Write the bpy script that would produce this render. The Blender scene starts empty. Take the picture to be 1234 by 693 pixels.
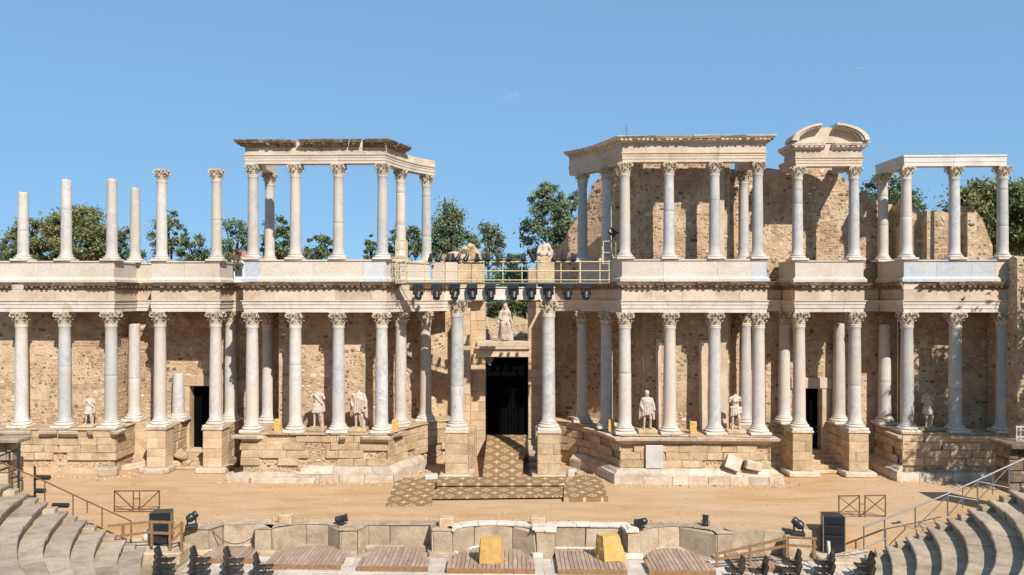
import bpy, bmesh, math, random
import numpy as np
from mathutils import Vector, Matrix
from mathutils.geometry import tessellate_polygon
R = math.radians
rnd = random.Random(7)
scene = bpy.context.scene
C = scene.collection

# ------------------------------------------------------------------ camera, sky, sun, exposure
H, F, DC, SH = 9.54, 966.0, 42.0, 0.028      # eye height, focal length in photo pixels, distance to the front column line, slant of the stage
cam_data = bpy.data.cameras.new('camera')
cam = bpy.data.objects.new('camera', cam_data)
C.objects.link(cam)
cam.location = (0, -DC, H)
cam.rotation_euler = (R(90), 0, 0)
cam_data.sensor_width = 36
cam_data.lens = 36 * F / 1234
cam_data.shift_y = 11.5 / 1234
cam_data.clip_end = 5000
scene.camera = cam

sun_to = Vector((0.52, -1.0, 1.0)).normalized()
world = bpy.data.worlds.new('World')
scene.world = world
world.use_nodes = True
wn = world.node_tree
wn.nodes.clear()
sky = wn.nodes.new('ShaderNodeTexSky')
sky.sky_type = 'NISHITA'
sky.sun_disc = False
sky.sun_elevation = R(41.6)
sky.sun_rotation = R(152.5)
sky.altitude = 300
sky.air_density = .65
sky.dust_density = 0.0
sky.ozone_density = 1.0
bg = wn.nodes.new('ShaderNodeBackground')
bg.inputs['Strength'].default_value = 0.122
wo = wn.nodes.new('ShaderNodeOutputWorld')
hsv = wn.nodes.new('ShaderNodeHueSaturation')
hsv.inputs['Saturation'].default_value = 1.0
gam = wn.nodes.new('ShaderNodeGamma')
gam.inputs['Gamma'].default_value = .25
tint = wn.nodes.new('ShaderNodeVectorMath')
tint.operation = 'MULTIPLY'
tint.inputs[1].default_value = (1.30, 2.28, 3.28)
wn.links.new(sky.outputs[0], hsv.inputs['Color'])
wn.links.new(hsv.outputs[0], gam.inputs['Color'])
wn.links.new(gam.outputs[0], tint.inputs[0])
wn.links.new(tint.outputs[0], bg.inputs[0])
wn.links.new(bg.outputs[0], wo.inputs[0])
sd = bpy.data.lights.new('sun', 'SUN')
sd.energy = 5.0
sd.angle = R(0.53)
sd.color = (1.0, 0.955, 0.89)
sun = bpy.data.objects.new('sun', sd)
C.objects.link(sun)
sun.rotation_euler = (-sun_to).to_track_quat('-Z', 'Y').to_euler()
sun.location = (30, -50, 60)
scene.view_settings.view_transform = 'Standard'
scene.view_settings.look = 'None'
scene.view_settings.gamma = 1
scene.view_settings.use_curve_mapping = False
scene.view_settings.exposure = 0.38

# ------------------------------------------------------------------ measuring helpers
def X(px, yr):                       # x of something seen at column px standing yr behind the front column line
    q = (px - 617) / F
    return q * (DC + yr) / (1 + SH * q)
def Z(py, x, yr):
    return H + (358 - py) * (DC + yr - SH * x) / F
def G(px, py, z):                    # point on a level plane z (true x, y)
    d = (H - z) * F / (py - 358)
    return ((px - 617) / F * d, d - DC)
def L2W(x, yr): return (x, yr - SH * x)

# ------------------------------------------------------------------ materials
def nodes_of(name):
    m = bpy.data.materials.new(name)
    m.use_nodes = True
    nt = m.node_tree
    b = nt.nodes['Principled BSDF']
    return m, nt, b
def N(nt, t, **kw):
    n = nt.nodes.new(t)
    for k, v in kw.items():
        if k in n.inputs: n.inputs[k].default_value = v
        else: setattr(n, k, v)
    return n
def ramp(nt, src, stops):
    r = nt.nodes.new('ShaderNodeValToRGB')
    e = r.color_ramp.elements
    while len(e) < len(stops): e.new(0.5)
    for i, (p, c) in enumerate(stops):
        e[i].position = p
        e[i].color = (*c, 1) if len(c) == 3 else c
    nt.links.new(src, r.inputs[0])
    return r.outputs[0]
def mixc(nt, f, a, b, mode='MIX'):
    m = nt.nodes.new('ShaderNodeMix')
    m.data_type = 'RGBA'; m.blend_type = mode
    for sock, v in ((m.inputs[0], f), (m.inputs[6], a), (m.inputs[7], b)):
        if hasattr(v, 'is_output'): nt.links.new(v, sock)
        else: sock.default_value = v if isinstance(v, (int, float)) else (*v, 1)
    return m.outputs[2]
def pos(nt, rand=True):
    g = nt.nodes.new('ShaderNodeNewGeometry')
    if not rand: return g.outputs['Position'], None
    oi = nt.nodes.new('ShaderNodeObjectInfo')
    va = nt.nodes.new('ShaderNodeVectorMath'); va.operation = 'SCALE'
    va.inputs[0].default_value = (37.1, 53.7, 29.3)
    nt.links.new(oi.outputs['Random'], va.inputs['Scale'])
    ad = nt.nodes.new('ShaderNodeVectorMath'); ad.operation = 'ADD'
    nt.links.new(g.outputs['Position'], ad.inputs[0]); nt.links.new(va.outputs[0], ad.inputs[1])
    return ad.outputs[0], oi.outputs['Random']
def noise(nt, vec, scale, detail=6, rough=.6, dist=0):
    n = N(nt, 'ShaderNodeTexNoise', Scale=scale, Detail=detail, Roughness=rough, Distortion=dist)
    nt.links.new(vec, n.inputs['Vector'])
    return n.outputs['Fac']
def bump(nt, b, h, strength, dist):
    bp = N(nt, 'ShaderNodeBump', Strength=strength, Distance=dist)
    nt.links.new(h, bp.inputs['Height']); nt.links.new(bp.outputs[0], b.inputs['Normal'])
def mul(c, k): return tuple(min(1, x * k) for x in c)

def stone_mat(name, base, dark, light=None, scale=1.3, fine=14, dirt=.35, rv=.22, bs=.5, bd=.03, use_col=False, rough=.88):
    m, nt, b = nodes_of(name)
    p, r = pos(nt)
    light = light or mul(base, 1.22)
    big = noise(nt, p, scale, 6, .62, .3)
    c = ramp(nt, big, [(.28, dark), (.5, base), (.72, light)])
    f = noise(nt, p, fine, 5, .7)
    c = mixc(nt, .55, c, ramp(nt, f, [(.25, (.45, .42, .40)), (.55, (1, 1, 1)), (.8, (1.0, 1.0, 1.0))]), 'MULTIPLY')
    st = noise(nt, p, .55, 8, .7, .8)
    c = mixc(nt, ramp(nt, st, [(.52, (0, 0, 0)), (.70, (dirt,) * 3)]), c, mul(dark, .62))
    rr = N(nt, 'ShaderNodeMapRange'); rr.inputs[3].default_value = 1 - rv; rr.inputs[4].default_value = 1 + rv * .45
    nt.links.new(r, rr.inputs[0])
    hs = nt.nodes.new('ShaderNodeHueSaturation')
    nt.links.new(c, hs.inputs['Color']); nt.links.new(rr.outputs[0], hs.inputs['Value'])
    c = hs.outputs[0]
    if use_col:
        at = nt.nodes.new('ShaderNodeAttribute'); at.attribute_name = 'col'
        c = mixc(nt, .62, at.outputs['Color'], mixc(nt, 1.0, at.outputs['Color'], ramp(nt, f, [(.25, (.4, .4, .4)), (.65, (1.25, 1.25, 1.25))]), 'MULTIPLY'))
    nt.links.new(c, b.inputs['Base Color'])
    b.inputs['Roughness'].default_value = rough
    b.inputs['Specular IOR Level'].default_value = .25
    hm = N(nt, 'ShaderNodeMath'); hm.operation = 'ADD'
    nt.links.new(f, hm.inputs[0]); nt.links.new(noise(nt, p, fine * .28, 4, .6), hm.inputs[1])
    bump(nt, b, hm.outputs[0], bs, bd)
    return m

def marble_mat(name, base, vein, warm, amt=.5, rough=.55):
    m, nt, b = nodes_of(name)
    p, r = pos(nt)
    n1 = noise(nt, p, .9, 8, .65, 2.2)
    c = ramp(nt, n1, [(.36, base), (.5, mul(base, .94)), (.535, vein), (.575, mul(base, .9)), (.72, base)])
    n2 = noise(nt, p, 3.2, 6, .7, 1.0)
    c = mixc(nt, ramp(nt, n2, [(.42, (0, 0, 0)), (.72, (amt,) * 3)]), c, vein)
    n3 = noise(nt, p, .45, 5, .6, .5)
    c = mixc(nt, ramp(nt, n3, [(.42, (0, 0, 0)), (.64, (.75,) * 3)]), c, warm)
    f = noise(nt, p, 26, 4, .7)
    c = mixc(nt, .4, c, ramp(nt, f, [(.28, (.5, .47, .43)), (.5, (1, 1, 1))]), 'MULTIPLY')
    rr = N(nt, 'ShaderNodeMapRange'); rr.inputs[3].default_value = .88; rr.inputs[4].default_value = 1.06
    nt.links.new(r, rr.inputs[0])
    hs = nt.nodes.new('ShaderNodeHueSaturation')
    nt.links.new(c, hs.inputs['Color']); nt.links.new(rr.outputs[0], hs.inputs['Value'])
    nt.links.new(hs.outputs[0], b.inputs['Base Color'])
    b.inputs['Roughness'].default_value = rough
    b.inputs['Specular IOR Level'].default_value = .3
    bump(nt, b, noise(nt, p, 9, 6, .65), .25, .02)
    return m

def plain_mat(name, col, rough=.5, metal=0, var=.25, scale=6, bs=.1):
    m, nt, b = nodes_of(name)
    p, r = pos(nt)
    f = noise(nt, p, scale, 6, .65)
    c = ramp(nt, f, [(.3, mul(col, 1 - var)), (.7, mul(col, 1 + var))])
    nt.links.new(c, b.inputs['Base Color'])
    b.inputs['Roughness'].default_value = rough
    b.inputs['Metallic'].default_value = metal
    bump(nt, b, noise(nt, p, scale * 4, 4, .6), bs, .01)
    return m

M = {}
M['block'] = stone_mat('podium_stone', (.54, .39, .24), (.38, .25, .14), (.63, .48, .32), 1.1, 12, .6, .16, .8, .05)
M['entab'] = stone_mat('pale_entablature_stone', (.59, .455, .33), (.46, .33, .215), (.67, .55, .42), .9, 16, .3, .13)
M['arch'] = stone_mat('white_architrave_marble', (.64, .55, .455), (.52, .415, .315), (.70, .62, .535), 1.2, 16, .25, .1, .4, .02)
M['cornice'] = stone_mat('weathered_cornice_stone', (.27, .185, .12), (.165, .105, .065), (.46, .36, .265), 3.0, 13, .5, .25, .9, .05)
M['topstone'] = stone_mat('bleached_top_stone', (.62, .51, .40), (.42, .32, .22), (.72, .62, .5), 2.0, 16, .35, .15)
M['pedestal'] = stone_mat('cream_pedestal_stone', (.60, .505, .405), (.52, .415, .31), (.65, .57, .47), .5, 10, .18, .06, .3, .015)
M['new'] = stone_mat('new_pale_limestone', (.64, .58, .505), (.54, .475, .395), (.69, .64, .57), .8, 18, .3, .05, .2, .01)
M['mortar'] = stone_mat('rubble_mortar', (.545, .385, .24), (.35, .235, .14), (.65, .49, .335), .9, 9, .65, .1, .9, .06)
M['rubble'] = stone_mat('rubble_stones', (.5, .36, .24), (.3, .2, .12), None, 2, 16, .3, .1, .8, .03, use_col=True)
M['base'] = stone_mat('worn_base_marble', (.57, .455, .345), (.40, .295, .2), (.68, .585, .48), 1.8, 14, .3, .2)
M['pierstone'] = stone_mat('warm_pier_stone', (.58, .42, .27), (.45, .305, .18), (.66, .51, .355), .8, 12, .3, .12)
M['pulp'] = stone_mat('grey_pulpitum_stone', (.47, .36, .245), (.31, .225, .145), (.57, .455, .33), 1.5, 12, .35, .22)
M['coping'] = stone_mat('white_coping_stone', (.68, .60, .49), (.52, .43, .33), None, 2, 16, .2, .1)
M['seat'] = stone_mat('grey_seat_stone', (.44, .345, .245), (.29, .22, .15), (.53, .425, .31), 1.4, 13, .6, .2, .8, .04)
M['capital'] = stone_mat('carved_capital_marble', (.60, .49, .36), (.40, .29, .185), (.70, .61, .49), 4, 18, .4, .12, .6, .02)
M['colbase'] = stone_mat('column_base_marble', (.66, .58, .49), (.50, .41, .31), (.73, .67, .6), 2, 18, .25, .1, .3, .015)
M['statue'] = stone_mat('statue_marble', (.54, .45, .36), (.36, .275, .2), (.62, .54, .445), 6, 26, .5, .06, .6, .02)
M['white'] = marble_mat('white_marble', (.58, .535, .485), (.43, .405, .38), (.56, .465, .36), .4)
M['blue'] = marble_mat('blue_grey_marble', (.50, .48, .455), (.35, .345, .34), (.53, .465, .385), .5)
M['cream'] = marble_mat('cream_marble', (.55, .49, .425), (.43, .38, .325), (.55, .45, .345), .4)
M['vein'] = marble_mat('streaked_marble', (.57, .55, .52), (.30, .30, .305), (.53, .475, .405), .7)
M['black'] = plain_mat('black_paint', (.022, .024, .026), .38, 0, .3, 8)
M['blackplastic'] = plain_mat('black_plastic', (.016, .017, .02), .28, 0, .2, 8)
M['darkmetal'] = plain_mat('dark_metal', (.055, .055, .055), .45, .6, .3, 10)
M['steel'] = plain_mat('grey_steel', (.22, .205, .19), .45, .4, .25, 9)
M['rust'] = plain_mat('rusted_iron', (.17, .075, .03), .75, .2, .4, 14)
M['railwood'] = plain_mat('brown_timber', (.25, .135, .062), .7, 0, .3, 7)
M['yellowrail'] = plain_mat('cream_yellow_paint', (.56, .46, .25), .5, 0, .18, 6)
M['yellow'] = plain_mat('ochre_cover_cloth', (.50, .31, .095), .8, 0, .12, 5, .3)
M['plank'] = stone_mat('reddish_deck_plank', (.40, .275, .195), (.31, .20, .135), (.49, .355, .26), 1.5, 20, .15, .18, .3, .01)
M['curtain'] = plain_mat('black_cloth_and_darkness', (.004, .004, .004), .95, 0, .2, 5)  # central curtain, and the darkness painted into the side doorways
M['lens'] = plain_mat('dark_lens_glass', (.03, .035, .045), .06, 0, .1, 5, 0)
M['blue_tarp'] = plain_mat('blue_tarpaulin', (.05, .22, .55), .5, 0, .2, 8)
M['render'] = plain_mat('whitewashed_wall', (.72, .70, .66), .85, 0, .06, 3)
M['roof'] = plain_mat('terracotta_roof', (.38, .17, .09), .8, 0, .2, 10)
M['winglass'] = plain_mat('window_glass', (.04, .05, .06), .12, 0, .1, 4, 0)
M['bark'] = plain_mat('tree_bark', (.10, .07, .045), .9, 0, .35, 9, .6)

def leaf_mat(name, col):
    m, nt, b = nodes_of(name)
    at = nt.nodes.new('ShaderNodeAttribute'); at.attribute_name = 'col'
    c = mixc(nt, 1.0, col, at.outputs['Color'], 'MULTIPLY')
    nt.links.new(c, b.inputs['Base Color'])
    b.inputs['Roughness'].default_value = .6
    tr = nt.nodes.new('ShaderNodeBsdfTranslucent')
    nt.links.new(c, tr.inputs['Color'])
    mx = nt.nodes.new('ShaderNodeMixShader'); mx.inputs[0].default_value = .3
    out = nt.nodes['Material Output']
    nt.links.new(b.outputs[0], mx.inputs[1]); nt.links.new(tr.outputs[0], mx.inputs[2]); nt.links.new(mx.outputs[0], out.inputs[0])
    return m
M['leaf_olive'] = leaf_mat('olive_green_leaves', (.21, .21, .075))
M['leaf_dark'] = leaf_mat('dark_green_leaves', (.135, .17, .07))
M['leaf_blue'] = leaf_mat('blue_green_leaves', (.165, .205, .11))
M['leaf_bright'] = leaf_mat('bright_green_leaves', (.16, .20, .06))

def sand_mat():
    m, nt, b = nodes_of('stage_sand')
    p, _ = pos(nt, False)
    sc = N(nt, 'ShaderNodeMapping'); sc.inputs['Scale'].default_value = (.28, 1.1, 1)
    nt.links.new(p, sc.inputs['Vector'])
    n1 = noise(nt, sc.outputs[0], 1.0, 8, .6, .6)
    c = ramp(nt, n1, [(.25, (.39, .23, .10)), (.48, (.48, .30, .155)), (.75, (.555, .38, .245))])
    n2 = noise(nt, p, .16, 4, .5)
    c = mixc(nt, ramp(nt, n2, [(.42, (0, 0, 0)), (.65, (.55,) * 3)]), c, (.53, .375, .245))
    n4 = noise(nt, sc.outputs[0], 2.6, 5, .7, .4)
    c = mixc(nt, ramp(nt, n4, [(.56, (0, 0, 0)), (.76, (.7,) * 3)]), c, (.35, .205, .085))
    n3 = noise(nt, p, 30, 4, .7)
    c = mixc(nt, .4, c, ramp(nt, n3, [(.3, (.65, .62, .58)), (.6, (1, 1, 1))]), 'MULTIPLY')
    nt.links.new(c, b.inputs['Base Color'])
    b.inputs['Roughness'].default_value = .95
    b.inputs['Specular IOR Level'].default_value = .1
    bump(nt, b, noise(nt, p, 9, 8, .7), .5, .03)
    return m
M['sand'] = sand_mat()
M['earth'] = stone_mat('dry_earth', (.30, .24, .145), (.17, .16, .085), (.38, .31, .2), .4, 6, .3, 0)
M['paving'] = stone_mat('orchestra_marble_paving', (.56, .48, .39), (.43, .34, .255), (.66, .6, .53), .7, 9, .3, .16)

def carpet_mat():
    m, nt, b = nodes_of('patterned_carpet')
    p, _ = pos(nt, False)
    def math_(op, a, bb=None):
        n = nt.nodes.new('ShaderNodeMath'); n.operation = op
        for i, v in enumerate((a, bb)):
            if v is None: continue
            if hasattr(v, 'is_output'): nt.links.new(v, n.inputs[i])
            else: n.inputs[i].default_value = v
        return n.outputs[0]
    sx = nt.nodes.new('ShaderNodeSeparateXYZ'); nt.links.new(p, sx.inputs[0])
    def cell(off):
        u = math_('SNAP', math_('ADD', sx.outputs[0], off[0]), .025)
        v = math_('SNAP', math_('ADD', sx.outputs[1], off[1]), .036)
        fu = math_('ABSOLUTE', math_('SUBTRACT', math_('FRACT', math_('MULTIPLY', u, 1 / .84)), .5))
        fv = math_('ABSOLUTE', math_('SUBTRACT', math_('FRACT', math_('MULTIPLY', v, 1 / 1.2)), .5))
        return math_('ADD', fu, fv), fu, fv
    d1, a1, b1 = cell((.0, .0))
    d2, a2, b2 = cell((.42, .6))
    def band(d, lo, hi): return math_('MULTIPLY', math_('GREATER_THAN', d, lo), math_('LESS_THAN', d, hi))
    k = band(d1, .20, .285)
    k = math_('MAXIMUM', k, band(d1, -.1, .075))
    k = math_('MAXIMUM', k, band(d2, .10, .17))
    k = math_('MAXIMUM', k, math_('MULTIPLY', math_('LESS_THAN', a2, .035), math_('LESS_THAN', b2, .24)))
    k = math_('MAXIMUM', k, math_('MULTIPLY', math_('LESS_THAN', b2, .03), math_('LESS_THAN', a2, .24)))
    wear = noise(nt, p, 5, 5, .6)
    k = math_('MULTIPLY', k, math_('ADD', .35, wear))
    c = mixc(nt, k, (.27, .165, .082), (.60, .465, .30))
    c = mixc(nt, .4, c, ramp(nt, noise(nt, p, 2, 6, .6), [(.3, (.7, .68, .65)), (.65, (1, 1, 1))]), 'MULTIPLY')
    nt.links.new(c, b.inputs['Base Color'])
    b.inputs['Roughness'].default_value = .95
    b.inputs['Specular IOR Level'].default_value = .05
    bump(nt, b, noise(nt, p, 60, 3, .6), .3, .006)
    return m
M['carpet'] = carpet_mat()
for k_ in ('curtain',): M[k_].node_tree.nodes['Principled BSDF'].inputs['Specular IOR Level'].default_value = 0

# ------------------------------------------------------------------ mesh building
WORLD = {}
class MB:
    def __init__(s): s.v = []; s.f = []; s.c = []
    def add(s, vs, fs, col=None):
        o = len(s.v); s.v.extend(vs)
        for f in fs:
            s.f.append(tuple(i + o for i in f))
            if col is not None: s.c.append(col)
    def box(s, x0, x1, y0, y1, z0, z1, b=0, j=0, col=None):
        vs = [(x0, y0, z0), (x1, y0, z0), (x1, y1, z0), (x0, y1, z0), (x0, y0, z1), (x1, y0, z1), (x1, y1, z1), (x0, y1, z1)]
        if j: vs = [tuple(a + rnd.uniform(-j, j) for a in v) for v in vs]
        fs = [(0, 3, 2, 1), (4, 5, 6, 7), (0, 1, 5, 4), (1, 2, 6, 5), (2, 3, 7, 6), (3, 0, 4, 7)]
        if b:
            s.cham(vs, b); return
        s.add(vs, fs, col)
    def cham(s, vs, b):                          # chamfered block from eight corners
        ce = np.mean(np.array(vs), axis=0); V8 = [np.array(v, float) for v in vs]
        fs = [(0, 3, 2, 1), (4, 5, 6, 7), (0, 1, 5, 4), (1, 2, 6, 5), (2, 3, 7, 6), (3, 0, 4, 7)]
        nv = []; idx = {}
        for fi, f in enumerate(fs):
            fc = sum(V8[i] for i in f) / 4
            for k, i in enumerate(f):
                a, c_ = V8[f[k - 1]], V8[f[(k + 1) % 4]]
                e1 = a - V8[i]; e2 = c_ - V8[i]
                l1 = np.linalg.norm(e1); l2 = np.linalg.norm(e2)
                p = V8[i] + e1 / max(l1, 1e-6) * min(b, l1 * .4) + e2 / max(l2, 1e-6) * min(b, l2 * .4)
                idx[(fi, i)] = len(nv); nv.append(tuple(p))
        out = [tuple(idx[(fi, i)] for i in f) for fi, f in enumerate(fs)]
        edges = {}
        for fi, f in enumerate(fs):
            for k in range(4):
                a, c_ = f[k], f[(k + 1) % 4]
                edges.setdefault(frozenset((a, c_)), []).append((fi, a, c_))
        for e in edges.values():
            (f1, a, c_), (f2, _, _) = e
            out.append((idx[(f1, c_)], idx[(f1, a)], idx[(f2, a)], idx[(f2, c_)]))
        for i in range(8):
            fl = [fi for fi, f in enumerate(fs) if i in f]
            out.append(tuple(idx[(fi, i)] for fi in fl))
        s.add(nv, out)
    def lathe(s, prof, n=20, c=(0, 0, 0), wob=0, cap=True):
        vs = []; m = len(prof)
        for (r, z) in prof:
            for k in range(n):
                a = 2 * math.pi * k / n
                rr = r * (1 + (rnd.uniform(-wob, wob) if wob else 0))
                vs.append((c[0] + rr * math.cos(a), c[1] + rr * math.sin(a), c[2] + z))
        fs = [(i * n + k, i * n + (k + 1) % n, (i + 1) * n + (k + 1) % n, (i + 1) * n + k) for i in range(m - 1) for k in range(n)]
        if cap: fs += [tuple(range(n))[::-1], tuple((m - 1) * n + k for k in range(n))]
        s.add(vs, fs)
    def tube(s, pts, r, n=6, r1=None):
        pts = [Vector(p) for p in pts]
        m = len(pts); vs = []
        up = None
        for i, p in enumerate(pts):
            d = (pts[min(i + 1, m - 1)] - pts[max(i - 1, 0)]).normalized()
            if up is None:
                up = Vector((0, 0, 1)) if abs(d.z) < .9 else Vector((1, 0, 0))
            a = d.cross(up)
            if a.length < 1e-4: a = d.cross(Vector((0, 1, 0)))
            a.normalize(); b2 = a.cross(d).normalized(); up = b2
            rr = r if r1 is None else r + (r1 - r) * i / (m - 1)
            for k in range(n):
                t = 2 * math.pi * k / n
                vs.append(tuple(p + a * (rr * math.cos(t)) + b2 * (rr * math.sin(t))))
        fs = [(i * n + k, i * n + (k + 1) % n, (i + 1) * n + (k + 1) % n, (i + 1) * n + k) for i in range(m - 1) for k in range(n)]
        fs += [tuple(range(n))[::-1], tuple((m - 1) * n + k for k in range(n))]
        s.add(vs, fs)
    def bar(s, a, b, w, h):                      # rectangular bar between two points
        a = Vector(a); b = Vector(b); d = (b - a).normalized()
        u = d.cross(Vector((0, 0, 1)))
        if u.length < 1e-3: u = Vector((1, 0, 0))
        u.normalize(); v = u.cross(d)
        vs = [tuple(p + u * (sx * w / 2) + v * (sy * h / 2)) for p in (a, b) for sx, sy in ((-1, -1), (1, -1), (1, 1), (-1, 1))]
        s.add(vs, [(3, 2, 1, 0), (4, 5, 6, 7), (0, 1, 5, 4), (1, 2, 6, 5), (2, 3, 7, 6), (3, 0, 4, 7)])
    def prism(s, pts, z0, z1):
        n = len(pts)
        vs = [(p[0], p[1], z0) for p in pts] + [(p[0], p[1], z1) for p in pts]
        tri = tessellate_polygon([[Vector((p[0], p[1], 0)) for p in pts]])
        fs = [tuple(t) for t in tri] + [tuple(i + n for i in t) for t in tri]
        fs += [(i, (i + 1) % n, (i + 1) % n + n, i + n) for i in range(n)]
        s.add(vs, fs)
    def xf(s, mat):
        s.v = [tuple(mat @ Vector(v)) for v in s.v]; return s
    def mesh(s, name, mat, smooth=False, recalc=True, org=(0, 0, 0), shear=True):
        a = np.array(s.v, float)
        if shear: a[:, 1] -= SH * a[:, 0]
        a -= np.array(org)
        me = bpy.data.meshes.new(name)
        me.from_pydata(a.tolist(), [], s.f)
        if s.c:
            at = me.color_attributes.new('col', 'FLOAT_COLOR', 'CORNER')
            tot = np.empty(len(me.polygons), int); me.polygons.foreach_get('loop_total', tot)
            cc = np.ones((len(s.c), 4)); cc[:, :3] = np.array(s.c)
            at.data.foreach_set('color', np.repeat(cc, tot, axis=0).ravel())
        if recalc:
            bm = bmesh.new(); bm.from_mesh(me)
            bmesh.ops.recalc_face_normals(bm, faces=bm.faces[:]); bm.to_mesh(me); bm.free()
        if smooth:
            me.polygons.foreach_set('use_smooth', [True] * len(me.polygons))
            if smooth != 'all': me.set_sharp_from_angle(angle=R(38))
        me.materials.append(M[mat])
        return me
    def build(s, name, mat, parent=None, smooth=False, recalc=True, shear=True, kind=None):
        if parent is not None: org = WORLD[parent.name]
        else:
            a = np.array(s.v, float)
            if shear: a[:, 1] -= SH * a[:, 0]
            org = np.array([(a[:, 0].min() + a[:, 0].max()) / 2, (a[:, 1].min() + a[:, 1].max()) / 2, a[:, 2].min()])
        me = s.mesh(name, mat, smooth, recalc, org, shear)
        o = bpy.data.objects.new(name, me); C.objects.link(o)
        if parent is not None: o.parent = parent
        else: o.location = org
        WORLD[o.name] = np.array(org)
        if kind: o['kind'] = kind
        return o

def rock(w, d, h, seed, mat, name, label, loc, cat='stone', group=None):
    r = random.Random(seed); bm = bmesh.new()
    for k in range(26):
        v = Vector((r.gauss(0, 1), r.gauss(0, 1), r.gauss(0, 1))).normalized() * r.uniform(.82, 1.05)
        bm.verts.new((v.x * w / 2, v.y * d / 2, max(0, h / 2 + v.z * h * .55)))
    bmesh.ops.convex_hull(bm, input=bm.verts[:])
    bmesh.ops.delete(bm, geom=[v for v in bm.verts if not v.link_faces], context='VERTS')
    bmesh.ops.bevel(bm, geom=bm.edges[:], offset=min(w, h) * .05, segments=1, affect='EDGES', clamp_overlap=True)
    me = bpy.data.meshes.new(name); bm.to_mesh(me); bm.free(); me.materials.append(M[mat])
    o = bpy.data.objects.new(name, me); C.objects.link(o); o.location = (loc[0], loc[1] - SH * loc[0], loc[2])
    return tag(o, label, cat, group)
def tag(o, label, cat, group=None):
    o['label'] = label; o['category'] = cat
    if group: o['group'] = group
    return o
def thing(name, label, cat, loc=(0, 0, 0), group=None, rz=0):
    o = bpy.data.objects.new(name, None); C.objects.link(o)
    o.empty_display_size = .2
    o.location = loc; o.rotation_euler = (0, 0, rz)
    WORLD[o.name] = np.array(loc, float)
    return tag(o, label, cat, group)
def T(name, label, cat, x, yr, z, group=None):          # thing at a stage position
    return thing(name, label, cat, (x, yr - SH * x, z), group)
def link_mesh(name, me, parent, loc=(0, 0, 0)):
    o = bpy.data.objects.new(name, me); C.objects.link(o); o.parent = parent; o.location = loc
    WORLD[o.name] = WORLD[parent.name] + np.array(loc)
    return o
KIDS = {}
def copy_tree(o, loc=None, rz=None, label=None, parent=None):
    c = o.copy(); C.objects.link(c)
    if parent: c.parent = parent
    if loc is not None: c.location = loc
    if rz is not None: c.rotation_euler = (0, 0, rz)
    if label: c['label'] = label
    for ch in list(o.children): copy_tree(ch, parent=c)
    return c

class Path:
    def __init__(s, pts):
        s.p = [Vector((a[0], a[1])) for a in pts]; n = len(pts)
        s.cum = [0]
        for i in range(n - 1): s.cum.append(s.cum[-1] + (s.p[i + 1] - s.p[i]).length)
        s.len = s.cum[-1]; nn = []
        for i in range(n - 1):
            d = (s.p[i + 1] - s.p[i]).normalized(); nn.append(Vector((d.y, -d.x)))
        s.n = nn; s.m = []
        for i in range(n):
            if i == 0: s.m.append(nn[0])
            elif i == n - 1: s.m.append(nn[-1])
            else:
                a, b = nn[i - 1], nn[i]
                s.m.append((a + b) / max(.25, 1 + a.dot(b)))
    def seg(s, u):
        u = max(0, min(s.len, u))
        for i in range(len(s.p) - 1):
            if u <= s.cum[i + 1] + 1e-9: return i, (u - s.cum[i]) / max(1e-9, s.cum[i + 1] - s.cum[i])
        return len(s.p) - 2, 1.0
    def at(s, u, o=0):
        i, t = s.seg(u)
        a = s.p[i] + s.m[i] * o; b = s.p[i + 1] + s.m[i + 1] * o
        return a.lerp(b, t)
    def offset(s, o): return [s.p[i] + s.m[i] * o for i in range(len(s.p))]
    def us(s, u0, u1):
        return [u0] + [c for c in s.cum if u0 + 1e-4 < c < u1 - 1e-4] + [u1]

def sweep(mb, path, prof, u0=0, u1=None, jo=0, jz=0):
    u1 = path.len if u1 is None else u1
    us = path.us(u0, u1); k = len(prof); vs = []
    for u in us:
        for (o, z) in prof:
            p = path.at(u, o + jo); vs.append((p.x, p.y, z + jz))
    fs = [(i * k + a, i * k + (a + 1) % k, (i + 1) * k + (a + 1) % k, (i + 1) * k + a) for i in range(len(us) - 1) for a in range(k)]
    tri = tessellate_polygon([[Vector((o, z, 0)) for o, z in prof]])
    b = (len(us) - 1) * k
    fs += [tuple(t) for t in tri] + [tuple(i + b for i in t) for t in tri]
    mb.add(vs, fs)

def path_block(mb, path, u0, u1, z0, z1, of, ob, b=.02, j=0):
    c = [path.at(u0, of), path.at(u1, of), path.at(u1, ob), path.at(u0, ob)]
    vs = [(p.x, p.y, z) for z in (z0, z1) for p in c]
    if j: vs = [tuple(a + rnd.uniform(-j, j) for a in v) for v in vs]
    if j and rnd.random() < .3:                  # a broken upper or lower front corner
        i = rnd.choice((0, 1, 4, 5)); k = rnd.uniform(.05, .2); c_ = vs[1 if i in (0, 4) else 0]
        vs[i] = (vs[i][0] + (c_[0] - vs[i][0]) * k * .5, vs[i][1] + (c_[1] - vs[i][1]) * k * .5 + rnd.uniform(.0, .04), vs[i][2] + (k * .25 * (z1 - z0) if i < 4 else -k * .4 * (z1 - z0)))
    mb.cham(vs, b)

def stones_along(parent, name, path, prof, cuts, mat, jo=.008, jz=.004, gap=.006, sub=None):
    for a, b in zip(cuts[:-1], cuts[1:]):
        if b - a < .05: continue
        mb = MB(); sweep(mb, path, prof, a + gap / 2, b - gap / 2, rnd.uniform(-jo, jo), rnd.uniform(-jz, jz))
        mb.build(name, mat, parent)

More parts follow.
